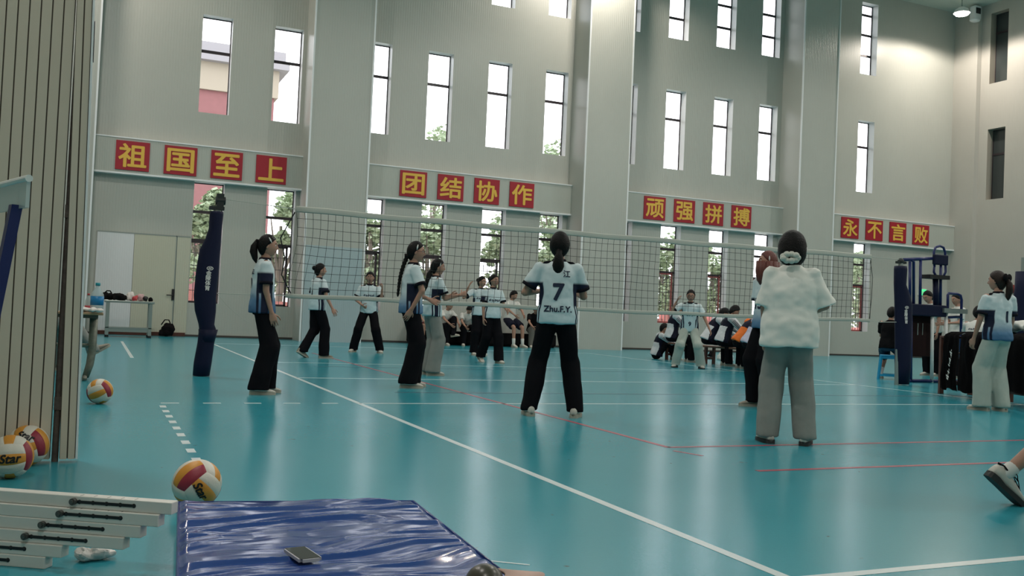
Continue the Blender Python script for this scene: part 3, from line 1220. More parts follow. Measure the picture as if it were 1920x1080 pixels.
    if extra == 'bow':
        bm = bmesh.new()
        for sgn in (-1, 1):
            ball(bm, (0.05 * sgn, -0.115, 0.035), 0.05, 0.022, 0.045)
        ball(bm, (0, -0.12, 0.035), 0.022)
        bm.transform(SCL @ HM)
        obj('hair_bow', bm, BLACKC, hairo, True)
    if extra == 'scrunchie':
        bm = bmesh.new()
        for k_ in range(9):
            a = 2 * math.pi * k_ / 9
            ball(bm, (-0.022 + 0.052 * math.cos(a), -0.130 - 0.010 * (k_ % 2), -0.100 + 0.026 * math.sin(a)), 0.027, 0.026, 0.024, 0, 10, 7)
        bm.transform(SCL @ HM)
        obj('scrunchie', bm, CREAM, hairo, True)
    if clip:
        bm = bmesh.new()
        x, y, z, dx, dy, dz = clip
        c = V((x, y, z))
        d_ = V((dx, dy, dz)).normalized() * 0.03
        tube(bm, [c - d_, c, c + d_], [0.003, 0.008, 0.003], 8)
        bm.transform(SCL @ HM)
        obj('hair_clip', bm, WHITE, hairo, True)
    if glasses:
        bm = bmesh.new()
        for sd in (-1, 1):
            tube(bm, [(sd * 0.030 + 0.022 * math.cos(a), 0.099, 0.004 + 0.018 * math.sin(a)) for a in [2 * math.pi * k_ / 14 for k_ in range(15)]], 0.0022, 6)
            tube(bm, [(sd * 0.052, 0.098, 0.008), (sd * 0.076, 0.06, 0.006), (sd * 0.079, 0.0, 0.004)], 0.002, 6)
        tube(bm, [(-0.009, 0.1, 0.008), (0.009, 0.1, 0.008)], 0.002, 6)
        bm.transform(SCL @ HM)
        obj('glasses', bm, BLACK, root)
    # --- top
    kind, tm = top[0], top[1]
    q = bulk
    bm = bmesh.new()
    seated = legs[1][1].z > pel.z - 0.25
    hem = -0.05 if seated else (-0.075 if kind != 'loose' else -0.15)
    w = 1.10 if kind == 'loose' else 1.0
    torso([(hem, 0.180 * q * w, 0.136 * q * w, 0), (0.0, 0.178 * q * w, 0.134 * q * w, 0), (0.06, 0.170 * q * w, 0.126 * q * w, 0), (0.14, 0.158 * q * w, 0.114 * q * w, 0), (0.28, 0.158 * q * w, 0.110 * q * w, 0), (0.36, 0.164 * q, 0.102 * q, 0), (0.415, 0.142, 0.084, 0), (0.45, 0.090, 0.068, 0), (0.478, 0.060, 0.058, 0.003)], 24)
    long_ = kind == 'jacket'
    sl = []
    for sd in (1, -1):
        sh, el, wr, u, f = arms[sd]
        ln = 0.195 if kind != 'loose' else 0.265
        inn = at(0.09 * sd, 0, 0.388)
        e = sh + u * ln
        cap(bm, inn, sh + V((0, 0, -0.012)), 0.060, 0.058, 12)
        if long_:
            cap(bm, sh, el, 0.066 * q, 0.055, 12)
            sl.append((sd, sh, el, wr, u, f))
        else:
            r1 = 0.066 if kind != 'loose' else 0.086
            fu, fv = frame_of(u)
            rings(bm, [(sh - u * 0.01, fu * 0.056, fv * 0.056), (sh + u * ln * 0.5, fu * 0.062, fv * 0.062), (e, fu * r1, fv * r1)], 14)
            sl.append((sd, e, u, r1))
    bm = fuse(bm, 0.0105, 3)
    folds(bm, 0.011 if kind == 'loose' else 0.007, 7 if kind == 'loose' else 11, seed, 1.3 if kind == 'loose' else 1.0)
    if long_:
        TI = T.inverted()
        bm.normal_update()
        for f_ in bm.faces:
            c_ = TI @ f_.calc_center_median()
            f_.material_index = 1 if (c_.y < -0.035 - 0.05 * noise.noise(V((seed, c_.z * 4, 0))) and c_.z < 0.25 and c_.x * jside > -0.06) else 0
        tm = [tm, top[2]]
    bm.transform(SCL)
    shirt = obj('shirt' if not long_ else 'jacket', bm, tm, root, True)
    if kind == 'jersey' or kind == 'loose':
        bm = bmesh.new()
        rings(bm, [(at(0, 0.004, 0.462), XT * 0.070, YT * 0.064), (at(0, 0.006, 0.490), XT * 0.057, YT * 0.057), (at(0, 0.006, 0.486), XT * 0.050, YT * 0.052)], 18)
        bm.transform(SCL)
        obj('collar', bm, CUFF, shirt, True)
    if kind == 'jersey':
        for sd, e, u, r1 in sl:
            bm = bmesh.new()
            fu, fv = frame_of(u)
            r1 *= 1.03
            rings(bm, [(e - u * 0.022, fu * r1, fv * r1), (e + u * 0.006, fu * r1 * 1.02, fv * r1 * 1.02)], 16)
            bm.transform(SCL)
            obj('sleeve_trim', bm, CUFF, shirt, True)
            # dark slash over the shoulder seam
            bm = bmesh.new()
            pts = [at(sd * 0.060, 0.02, 0.468), at(sd * 0.115, -0.005, 0.455), at(sd * 0.165, -0.035, 0.432)]
            tube(bm, pts, [0.006, 0.014, 0.004], 8)
            bm.transform(SCL)
            obj('shoulder_stripe', bm, CUFF, shirt, True)
    if long_:
        for sd, sh, el, wr, u, f in sl:
            bm = bmesh.new()
            cap(bm, sh - u * 0.01, el, 0.074 * q, 0.060, 12)
            cap(bm, el, wr, 0.058, 0.042, 12)
            bm = fuse(bm, 0.011, 2)
            folds(bm, 0.006, 14, seed + sd)
            bm.transform(SCL)
            so_ = obj('sleeve', bm, top[2], shirt, True)
            for k_ in range(3):
                bm = bmesh.new()
                fu, fv = frame_of(u)
                pp = []
                for t_ in (0.1, 0.5, 0.95):
                    c = sh.lerp(el, t_)
                    r = 0.0765 * q + (0.062 - 0.0765 * q) * t_
                    a = math.radians(-20 + 20 * k_)
                    out_ = (V((sd * 1.0, -0.45, 0.1)) - u * (V((sd * 1.0, -0.45, 0.1))).dot(u)).normalized()
                    sidev = u.cross(out_)
                    pp.append(c + (out_ * math.cos(a) + sidev * math.sin(a)) * r)
                tube(bm, pp, 0.005, 6)
                bm.transform(SCL)
                obj('sleeve_stripe', bm, top[3], so_)
    # --- bottom
    bk, pmat, hemr = bottom
    bm = bmesh.new()
    P3 = Matrix.Translation(pel)
    wb = 0.0 if not seated else 0.01
    rings(bm, [(pel + V((0, -0.004, -0.09)), V((0.10, 0, 0)), V((0, 0.085, 0))), (pel + V((0, -0.006, -0.03)), V((0.148 * q, 0, 0)), V((0, 0.104 * q, 0))), (pel + V((0, 0, 0.05)), V((0.130 * q, 0, 0)), V((0, 0.09 * q, 0))), (pel + V((0, 0, 0.10)), V((0.112 * q, 0, 0)), V((0, 0.078 * q, 0)))], 20)
    for sd in (1, -1):
        hp, kn, an, fy, fp = legs[sd]
        kr = 0.5 * (0.094 + hemr) + 0.004 if bk == 'pants' else 0.07
        if bk == 'pants':
            cap(bm, hp + V((-0.012 * sd, 0, -0.02)), kn, 0.094 * q, kr, 14)
            d = (an - kn).normalized()
            e = an - V((0, 0, 0.035)) if d.z < -0.6 else an - d * 0.01
            fw = V((math.sin(math.radians(fy)), math.cos(math.radians(fy)), 0))
            # trouser leg falls over the shoe
            mid = kn.lerp(an, 0.5)
            if d.z < -0.6:
                sx_, sy_ = V((1, 0, 0)), V((0, 1, 0))
                rings(bm, [(kn + V((0, 0, 0.02)), sx_ * kr, sy_ * kr), (mid, sx_ * (kr + hemr) / 2, sy_ * (kr + hemr) / 2), (e + V((0, 0, 0.03)) + fw * 0.012, sx_ * hemr, sy_ * hemr * 1.08), (e + fw * 0.016, sx_ * hemr * 1.02, sy_ * hemr * 1.12)], 16)
                cap(bm, kn, kn + V((0, 0, 0.01)), kr, kr, 14)
            else:
                fu, fv = frame_of(d)
                cap(bm, kn, mid, kr, (kr + hemr) / 2, 14)
                rings(bm, [(mid, fu * kr, fv * kr), (e, fu * hemr, fv * hemr)], 16)
        else:
            e = hp.lerp(kn, 0.85)
            d = (kn - hp).normalized()
            fu, fv = frame_of(d)
            cap(bm, hp, hp.lerp(kn, 0.4), 0.1, 0.097, 14)
            rings(bm, [(hp.lerp(kn, 0.2), fu * 0.1, fv * 0.1), (e, fu * 0.1, fv * 0.1)], 16)
    bm = fuse(bm, 0.0125, 3)
    folds(bm, 0.009, 8, seed + 5, 0.55)
    bm.transform(SCL)
    obj('trousers' if bk == 'pants' else 'shorts', bm, pmat, root, True)
    # --- shoes
    for sd in (1, -1):
        hp, kn, an, fy, fp = legs[sd]
        M = Matrix.Translation(an * s) @ Matrix.Rotation(math.radians(-fy), 4, 'Z') @ Matrix.Rotation(math.radians(fp), 4, 'X') @ Matrix.Scale(s * 1.0, 4)
        o = obj('shoe', SHOE_UP.copy(), shoe[0], root, True)
        o.matrix_local = M
        obj('sole', SHOE_SO.copy(), shoe[1], o)
        if laces and sd < 0:
            bm = bmesh.new()
            tp = [(0.030, 0.012), (0.055, 0.001), (0.080, -0.009), (0.104, -0.018)]
            for (ya, za), (yb, zb_) in zip(tp, tp[1:]):
                for q_ in (-1, 1):
                    tube(bm, [(0.024 * q_, ya, za - 0.004), (0, (ya + yb) / 2, (za + zb_) / 2 + 0.009), (-0.024 * q_, yb, zb_ - 0.004)], 0.0028, 6)
            for q_ in (-1, 1):
                tube(bm, [(0, 0.032, 0.020), (0.022 * q_, 0.022, 0.032), (0.044 * q_, 0.030, 0.020), (0.040 * q_, 0.052, 0.002), (0.018 * q_, 0.048, 0.012), (0, 0.034, 0.020)], 0.0028, 6)
                tube(bm, [(0, 0.034, 0.020), (0.026 * q_, 0.060, 0.010), (0.040 * q_, 0.085, -0.022)], 0.0028, 6)
            tube(bm, [(-0.030, -0.005, 0.006), (-0.024, -0.045, 0.016), (0, -0.066, 0.014), (0.024, -0.045, 0.016), (0.030, -0.005, 0.006)], 0.005, 6)
            obj('laces', bm, BLACKC, o, True)
        if socks:
            bm = bmesh.new()
            d = (kn - an).normalized()
            cap(bm, an, an + d * sock_h, 0.040, 0.040 + sock_h * 0.05, 12)
            bm.transform(SCL)
            obj('sock', bm, SOCK, root, True)
    # --- printing on the shirt
    if texts:
        bvh = BVHTree.FromObject(shirt, bpy.context.evaluated_depsgraph_get())
        for tx in texts:
            s_, size, cx, cz, side = tx[:5]
            nm = tx[5] if len(tx) > 5 else 'lettering'
            b = bold_text(s_, size, tx[6] if len(tx) > 6 else 0.02) if s_ != '~' else squiggle(size)
            sg = -1 if side == 'back' else 1
            bmesh.ops.triangulate(b, faces=b.faces[:])
            bmesh.ops.subdivide_edges(b, edges=[e for e in b.edges if e.calc_length() > 0.03], cuts=2)
            for v in b.verts:
                lx = (v.co.x * (1 if side == 'back' else -1)) + cx
                lz = v.co.y + cz
                o_, d_ = at(lx, sg * 0.6, lz) * s, T.to_3x3() @ V((0, -sg, 0))
                hit = bvh.ray_cast(o_, d_)[0]
                if hit is None:
                    hit = at(lx, sg * 0.1, lz) * s
                v.co = hit - d_ * (0.004 + v.co.z)
            obj(nm, b, INK, shirt)
    return root


def squiggle(size):
    """a dark band of flowing script too small to read"""
    b = bmesh.new()
    n = 14
    for i in range(n):
        x = (i / (n - 1) - 0.5) * size
        h = size * (0.07 + 0.05 * math.sin(i * 2.3))
        y = 0.03 * size * math.sin(i * 1.1)
        wv = size / n * 0.42
        b.faces.new([b.verts.new(p) for p in ((x - wv, y - h, 0), (x + wv, y - h * 0.8, 0), (x + wv * 1.3, y + h, 0), (x - wv * 0.7, y + h * 0.8, 0))])
    return b


# --- players on the court
G1 = None
person('girl with ponytail in white jersey and black trousers standing beside the left net post', (483, 738), 82, 1.59, head=(8, 2), seed=1,
       rarm=((0.08, 0.02, -1), (0.0, 0.30, -1)), larm=((-0.1, 0.05, -1), (0, 0.3, -1)), rfoot=((0.10, -0.02, 0.08), 4, 0), lfoot=((-0.09, 0.07, 0.08), -8, 0),
       hair=('pony', HAIRB, 0.013, 0.03, 0.20), clip=(0.088, 0.02, 0.055, 0, -0.6, 1), texts=[('9', 0.16, -0.02, 0.22, 'back', 'number', 0.03), ('浙江', 0.06, 0, 0.34, 'back')], bottom=('pants', PANTSB, 0.10))
person('player in white jersey and black trousers walking away beyond the left end of the net', (590, 671), 60, 1.62, head=(20, 0), seed=2,
       rarm=((0.35, 0.1, -1), (0.35, 0.35, -0.9)), larm=((-0.2, 0.1, -1), (0, 0.5, -0.8)), rfoot=((0.10, 0.10, 0.08), 10, 0), lfoot=((-0.09, -0.20, 0.13), -4, -28),
       hair=('bun', HAIRB), top=('jersey', JW), texts=[('1', 0.17, 0.0, 0.2, 'back', 'number', 0.04)], shoe=(SHOEG, SOLE))
person('laughing player facing the net with one hand raised and legs apart', (688, 661), 186, 1.66, head=(-4, 4), lean=6, pelvis=(0, 0, 0.85), seed=3,
       rarm=((0.42, 0.05, -1), (-0.75, 0.75, -0.55)), larm=((-0.30, 0.35, -0.85), (-0.08, 0.45, 1)), rfoot=((0.26, 0, 0.08), 18, 0), lfoot=((-0.24, 0.02, 0.08), -18, 0),
       hair=('bun', HAIRB), top=('jersey', JW), texts=[('~', 0.20, 0, 0.27, 'front', 'chest_print')], hands=('fist', 'fist'))
person('girl with a long black braid and glasses, hand on hip, in blue hemmed jersey', (763, 726), 80, 1.70, head=(10, 4), seed=4, glasses=True,
       rarm=((0.30, 0.30, -0.95), (-0.15, -0.45, -0.9)), larm=((-0.2, 0.2, -1), (0.5, 0.7, -0.3)), rfoot=((0.10, -0.02, 0.08), 4, 0), lfoot=((-0.09, 0.05, 0.08), -8, 0),
       hair=('braid', HAIRB), clip=(0.087, 0.01, 0.045, 0, 0.1, 1), bottom=('pants', PANTSB, 0.10), palm=((-1, 0, 0.3), None))
person('girl in grey trousers and white jersey holding both fists forward behind the braided girl', (804, 703), 68, 1.63, head=(15, 4), seed=5, lean=3,
       rarm=((0.14, 0.35, -0.9), (-0.05, 1, 0.28)), larm=((-0.14, 0.35, -0.9), (0.05, 1, 0.22)), hands=('fist', 'fist'), hair=('lowpony', HAIRB, 0.012, 0, 0.3), clip=(0.086, 0.02, 0.03, 0, 0.1, 1),
       top=('jersey', JW), bottom=('pants', PANTSG, 0.098), texts=[('~', 0.2, 0, 0.26, 'front', 'chest_print')])
person('player touching her forehead, half hidden behind the walking player near the net centre', (896, 666), 165, 1.66, head=(-35, 3), seed=6,
       rarm=((0.75, 0.25, -0.5), (-0.35, 0.25, 1)), larm=((-0.12, 0.1, -1), (0, 0.3, -1)), hair=('bun', HAIRB), top=('jersey', JW), texts=[('~', 0.2, 0, 0.27, 'front', 'chest_print')], hands=('open', 'open'))
person('player in white jersey walking in front of the girl touching her forehead', (918, 680), 150, 1.60, head=(-18, 0), seed=7,
       rarm=((0.12, 0.02, -1), (0.0, 0.12, -1)), larm=((-0.2, 0.25, -1), (0.2, 0.9, -0.4)), rfoot=((0.09, -0.20, 0.12), 4, -22), lfoot=((-0.09, 0.16, 0.08), -2, 0), hair=('bun', HAIRB),
       top=('jersey', JW), texts=[('~', 0.22, 0, 0.25, 'front', 'chest_print')], bottom=('pants', PANTSB, 0.09))
person('player seen from behind wearing number 7, feet apart, in the middle of the court', (1036, 781), -3, 1.68, head=(6, 0), seed=8, pelvis=(0, 0, 0.875),
       rarm=((0.30, 0.30, -1), (-0.25, 0.9, 0.15)), larm=((-0.50, 0.10, -0.9), (0.75, 0.75, 0.12)), hands=('fist', 'fist'),
       rfoot=((0.19, 0.0, 0.08), 14, 0), lfoot=((-0.20, 0.0, 0.08), -12, 0), hair=('lowpony', HAIRB, 0.016, 0, 0.17), top=('jersey', JW), bottom=('pants', PANTSB, 0.075),
       texts=[('7', 0.20, 0.0, 0.20, 'back', 'number', 0.035), ('Zhu.F.Y.', 0.072, 0.0, 0.055, 'back', 'lettering', 0.03), ('江', 0.065, 0.065, 0.36, 'back')])
person('girl in glasses and pale trousers touching her hair, facing across the net', (1290, 690), 180, 1.63, head=(0, 6), lean=12, pelvis=(0, -0.05, 0.80), seed=9, glasses=True,
       rarm=((0.62, 0.30, -0.45), (-0.45, 0.30, 1)), larm=((-0.45, 0.15, -0.85), (-0.40, 0.30, -0.9)), rfoot=((0.24, 0, 0.08), 16, 0), lfoot=((-0.24, 0.0, 0.08), -16, 0), hair=('bun', HAIRB),
       top=('jersey', JW), bottom=('pants', PANTSL, 0.09), texts=[('~', 0.22, 0, 0.25, 'front', 'chest_print'), ('9', 0.11, 0, 0.08, 'front', 'number', 0.03)], shoe=(SHOEW, SOLED))
person('girl with red-brown hair in number 15 jersey facing left behind the loose white shirt', (1432, 764), 232, 1.72, head=(28, -4), seed=10,
       rarm=((0.15, -0.10, -1), (-0.10, -0.2, -1)), larm=((-0.15, 0.0, -1), (0, 0.2, -1)), rfoot=((0.10, 0.03, 0.08), 12, 0), lfoot=((-0.12, 0.0, 0.08), -8, 0), hair=('long', HAIRR, 0.014), clip=(-0.088, 0.0, 0.03, 0, 0.1, 1),
       texts=[('15', 0.15, 0.0, 0.18, 'front', 'number', 0.04)], bottom=('pants', PANTSB, 0.09), shoe=(SHOEG, SOLE))
person('girl with white scrunchie, loose white shirt and grey sweatpants seen from behind', (1473, 832), -8, 1.64, head=(4, 6), seed=11, pelvis=(0, 0, 0.885), bulk=1.12,
       rarm=((0.42, 0.10, -1), (-0.45, 0.8, -0.3)), larm=((-0.12, 0.06, -1), (0.02, 0.16, -1)), rfoot=((0.135, -0.02, 0.08), 16, 0), lfoot=((-0.135, 0.0, 0.08), -14, 0), hair=('bob', HAIRB, 0.034),
       top=('loose', TEEW), bottom=('pants', PANTSG, 0.088), extra='scrunchie', clip=(0.102, -0.035, -0.03, 0.1, 0.1, 1), shoe=(SHOEW, SOLED))
person('girl with black hair bow, number 1 jersey and pale trousers by the desks', (1866, 771), -42, 1.68, head=(-30, 2), seed=12, twist=4, pelvis=(0, 0, 0.885),
       rarm=((0.15, 0.1, -1), (0, 0.3, -1)), larm=((-0.20, 0.12, -1), (-0.03, 0.35, -0.9)), rfoot=((0.11, 0.02, 0.08), 12, 0), lfoot=((-0.12, 0.06, 0.08), -20, 0), hair=('pony', HAIRN, 0.016, 0.01, 0.24),
       bottom=('pants', PANTSL, 0.10), texts=[('1', 0.17, 0.03, 0.2, 'back', 'number', 0.04)], extra='bow')

# --- spectators on the low bench by the window wall
bm = bmesh.new()
box(bm, 0, 4.2, 0, 0.42, 0.05, 0.36)
box(bm, 0.02, 4.18, 0.03, 0.40, 0, 0.05)
bmesh.ops.bevel(bm, geom=[e for e in bm.edges if e.calc_length() > 0.3], offset=0.02, segments=2, affect='EDGES')
bench = obj('low_bench', bm, BLACKC)
bench.location = (5.25, 11.72, 0)
tag(bench, 'long low black bench against the window wall between the two left pilasters', 'bench')


def sit(label, x, y, hd, H, seat, lean, hair, top, bottom, head=(0, 20), ra=None, la=None, fr=None, fl=None, **k):
    s = H / 1.62
    pz = seat / s + 0.128
    fr = fr or ((0.13, 0.40, 0.08), 8, 0)
    fl = fl or ((-0.13, 0.40, 0.08), -8, 0)
    return person(label, pos=(x, y, 0), heading=hd, H=H, pelvis=(0, 0, pz), lean=lean, head=head,
                  rarm=ra or ((0.15, 0.75, -0.75), (-0.25, 0.75, -0.5)), larm=la or ((-0.15, 0.75, -0.75), (0.25, 0.75, -0.5)),
                  rfoot=fr, lfoot=fl, knee=((0.1, 1, 0.7), (-0.1, 1, 0.7)), hair=hair, top=top, bottom=bottom, **k)


SHORT = ('short', HAIRB, 0.012)
sit('seated spectator mostly hidden behind the braided girl on the low bench', 5.65, 11.85, 185, 1.66, 0.36, 15, SHORT, ('tee', TEE), ('shorts', mat('dark_red_shorts', (0.10, 0.015, 0.02), 0.8), 0.08), seed=21, socks=True)
sit('seated spectator in white tee and black trousers leaning, ankle crossed, on the low bench', 6.12, 11.85, 165, 1.68, 0.36, 28, SHORT, ('tee', TEE), ('pants', PANTSB, 0.07), seed=22, fl=((0.0, 0.52, 0.30), -20, 10))
sit('seated boy in white tee bowing his head over his knees on the low bench', 6.80, 11.85, 190, 1.66, 0.36, 38, SHORT, ('tee', TEE), ('pants', PANTSB, 0.07), head=(5, 35), seed=23)
sit('boy in white tee sitting on the low bench behind the walking player', 8.02, 11.72, 170, 1.78, 0.60, 5, ('short', HAIRB, 0.02), ('tee', TEE), ('shorts', JNAVY, 0.09), head=(-20, 20), seed=24, socks=True)
sit('boy in black tee and khaki trousers reading on the low bench', 8.78, 11.85, 192, 1.68, 0.36, 26, ('short', HAIRB, 0.018), ('tee', TEEB), ('pants', PANTSK, 0.07), head=(0, 34), seed=25)

# --- players' bench on the far side line
t = thing('wooden_bench', 'long brown wooden bench holding the row of people in team jackets', 'bench', (9.98, 5.55, 0), math.radians(-88))
bm = bmesh.new()
box(bm, -1.4, 1.9, -0.15, 0.15, 0.36, 0.40)
bevel_all(bm, 0.008, 1)
obj('seat_plank', bm, BROWN, t)
for x in (-1.25, 0.2, 1.75):
    bm = bmesh.new()
    box(bm, x - 0.03, x + 0.03, -0.13, -0.08, 0, 0.36)
    box(bm, x - 0.03, x + 0.03, 0.08, 0.13, 0, 0.36)
    box(bm, x - 0.02, x + 0.02, -0.08, 0.08, 0.10, 0.15)
    obj('trestle_leg', bm, DWOOD, t)


def bsit(label, px, py, d, hd, lean, jm, sm_, stm, head=(0, 25), H=1.70, seat=0.40, **k):
    r = ray(px, py)
    f = d / math.hypot(r.x, r.y)
    p = CAM + r * f
    return sit(label, p.x, p.y, hd, H, seat, lean, ('short', HAIRB, 0.014), ('jacket', jm, sm_, stm), ('pants', PANTSB, 0.075), head=head, bulk=1.1, **k)


bsit('boy in navy and white jacket hugging his knees on the floor by the bench', 1231, 660, 22.2, 112, 12, JNAVY, JWHITE, INK, head=(0, 8), H=1.62, seat=0.0, seed=31,
     fr=((0.10, 0.42, 0.08), 5, 0), fl=((-0.10, 0.42, 0.08), -5, 0), ra=((0.1, 0.8, -0.5), (-0.5, 0.8, 0.0)), la=((-0.1, 0.8, -0.5), (0.5, 0.8, 0.0)))
bsit('person in navy and white jacket at the left end of the wooden bench', 1258, 640, 21.4, 112, 9, JNAVY, JWHITE, INK, seed=32, seat=0.43)
bsit('person in navy and white jacket bent low on the bench beside the pale trousers', 1326, 645, 20.4, 110, 28, JNAVY, JWHITE, INK, seed=33, seat=0.43)
bsit('person in navy jacket with striped white sleeves, middle of the wooden bench', 1354, 648, 19.6, 108, 17, JNAVY, JWHITE, INK, seed=34, seat=0.43)
bsit('person in black and orange jacket leaning over on the wooden bench', 1386, 650, 18.9, 106, 34, JNAVY, JORANGE, JORANGE, seed=35, seat=0.43)
bsit('person in lavender sleeved jacket at the right end of the wooden bench', 1404, 652, 18.2, 106, 26, JNAVY, JLAV, JLAV, seed=36, seat=0.43)

# --- officials at the right
sit('person in black tee sitting on the bright blue stool behind the right net post', 11.12, 1.42, 62, 1.66, 0.48, 8, ('short', HAIRB, 0.016), ('tee', TEEB), ('shorts', mat('black_blue_shorts', (0.012, 0.05, 0.09), 0.8), 0.09), head=(0, 16), seed=41, socks=True,
    ra=((0.15, 0.5, -0.9), (-0.3, 0.9, -0.1)), la=((-0.15, 0.5, -0.9), (0.3, 0.9, -0.1)), fr=((0.16, 0.52, 0.08), 10, 0), fl=((-0.16, 0.10, 0.08), -10, 0))


def stand_at(px, d):
    r = ray(px, 620)
    p = CAM + r * (d / math.hypot(r.x, r.y))
    return (p.x, p.y, 0)


person('referee in white shirt standing behind the umpire platform', pos=stand_at(1751, 21.5), rel=-140, H=1.80, head=(0, 20), seed=42, hair=SHORT, top=('tee', TEE), bottom=('pants', PANTSB, 0.08), lean=14)
person('boy in white tee standing behind the umpire stand rail', pos=stand_at(1795, 21.0), rel=-120, H=1.71, head=(-10, 12), seed=43, hair=SHORT, top=('tee', TEE), bottom=('pants', PANTSB, 0.08), rarm=((0.1, 0.3, -1), (-0.3, 1, -0.15)), larm=((-0.15, 0.3, -1), (0.2, 1, -0.1)))
person('person in white shirt with printed back sitting at the draped table', pos=stand_at(1826, 17.2), rel=20, H=1.70, pelvis=(0, 0, 0.62), lean=18, head=(-10, 10), seed=44, hair=('short', HAIRB, 0.02), top=('tee', TEE), bottom=('pants', PANTSB, 0.08),
       rfoot=((0.14, 0.35, 0.08), 8, 0), lfoot=((-0.14, 0.35, 0.08), -8, 0), texts=[('~', 0.16, 0, 0.30, 'back', 'back_print')], larm=((-0.3, 0.7, -0.6), (0.2, 1, 0)), rarm=((0.3, 0.7, -0.6), (-0.2, 1, 0)))
# someone striding out of the picture at the lower right
sx = gz(1912, 962)
person('person in shorts walking out at the lower right, heel of a white laced shoe raised', pos=(sx.x + 0.32, sx.y - 0.02, 0), heading=112, H=1.66, pelvis=(0, 0.05, 0.86), lean=8, seed=51, hair=('short', HAIRB), top=('tee', TEE), bottom=('shorts', JNAVY, 0.09), socks=True, sock_h=0.035, laces=True,
       lfoot=((-0.10, -0.26, 0.165), -2, -40), rfoot=((0.09, 0.34, 0.08), 4, 0), rarm=((0.15, -0.4, -0.9), (0.0, 0.2, -1)), larm=((-0.15, 0.4, -0.9), (0.0, 0.6, -0.8)), shoe=(SHOEW, SOLED))
# someone sitting behind the left partition, foot up by the school desk
person('person in grey trousers sitting beyond the partition, foot stretched past the school desk leg', pos=(-3.0, 0.5, 0), heading=80, H=1.68, pelvis=(0, 0, 0.52), lean=6, seed=52, hair=('short', HAIRB), top=('tee', TEEB), bottom=('pants', PANTSG, 0.075),
       rfoot=((0.10, 0.66, 0.27), 0, 32), lfoot=((-0.14, 0.38, 0.08), -8, 0), knee=((0, 1, 0.6), (0, 1, 0.6)), shoe=(SHOEG, SOLE))

# ------------------------------------------------------------------ net and posts
NX0, NX1 = gy(553, 400, 0.05).x, gy(1634, 490, 0.05).x
NY = 0.05
zTL, zTR = gy(555, 392, NY).z, gy(1632, 481, NY).z
zBL, zBR = gy(545, 554, NY).z, gy(1630, 601, NY).z


def net_pt(u, v):
    """u 0..1 along the net, v 0..1 down; slack at the left end pulls the strings out of true"""
    x = NX0 + (NX1 - NX0) * u
    zt = zTL + (zTR - zTL) * u - 0.02 * math.sin(math.pi * u)
    zb = zBL + (zBR - zBL) * u - 0.02 * math.sin(math.pi * u)
    z = zt + (zb - zt) * v
    k = math.exp(-u * 9.0)
    x += k * (0.06 * math.sin(v * math.pi * 1.3 + 0.2) - 0.10 * v * (1 - v)) + 0.010 * math.sin(u * 60 + v * 5)
    z += -k * 0.07 * math.sin(math.pi * v) * math.sin(u * 9 + 0.3) + 0.006 * math.sin(u * 37 + v * 4)
    y = NY + 0.03 * k * math.sin(v * 3) + 0.008 * math.sin(u * 25)
    return V((x, y, z))


net = thing('volleyball_net', 'long dark mesh volleyball net with pale tapes strung between two navy padded posts', 'net', (0, 0, 0))
bm = bmesh.new()
NU, NVV = 93, 10


def string(pts, r=0.003):
    R = []
    for p in pts:
        R.append([bm.verts.new(p + V(q) * r) for q in ((0, -1, 0.0), (0.87, 0.5, 0.87), (-0.87, 0.5, -0.87))])
    for a, b_ in zip(R, R[1:]):
        for i in range(3):
            bm.faces.new((a[i], a[(i + 1) % 3], b_[(i + 1) % 3], b_[i]))


for i in range(NU + 1):
    string([net_pt(i / NU, j / NVV) for j in range(NVV + 1)])
for j in range(1, NVV):
    string([net_pt(i / NU, j / NVV) for i in range(NU + 1)])
obj('mesh_netting', bm, NETC, net)


def tape(name, v0, w_, m_):
    bm = bmesh.new()
    S = []
    for i in range(48):
        c = net_pt(i / 47, v0)
        S.append((c, V((0, 0.006, 0)), V((0, 0, w_ / 2))))
    rings(bm, S, 8)
    return obj(name, bm, m_, net, True)


tape('top_tape', 0.0, 0.075, BANDN)
tape('bottom_tape', 1.0, 0.055, BANDN)
PLX, PRX = -1.08, 10.17
bm = bmesh.new()
pl, pr = gy(412, 372, 0.08), gy(1690, 487, 0.1)
tube(bm, [pl, net_pt(0, 0)], 0.005, 6)
tube(bm, [net_pt(1, 0), pr], 0.006, 6)
obj('top_cable', bm, BANDN, net)
q0 = gy(407, 550, 0.08)
q1 = gy(1686, 604, 0.1)
for q_, r_ in (([q0, net_pt(0, 1)], 0.006), ([gy(409, 553, 0.08), gy(428, 575, 0.06), gy(455, 598, 0.06), gy(470, 606, 0.06)], 0.004), ([net_pt(1, 1), gy(1650, 604, NY), q1], 0.006)):
    bm = bmesh.new()
    tube(bm, q_, r_, 6)
    obj('bottom_cord', bm, BANDN, net)
for q_, r_ in ((((553, 398), (526, 446), (534, 483), (528, 515), (545, 550)), 0.008), (((1632, 488), (1636, 520), (1634, 560), (1630, 598)), 0.005)):
    bm = bmesh.new()
    tube(bm, [gy(x, y, NY) for x, y in q_], r_, 6)
    obj('end_cord', bm, NETC, net)

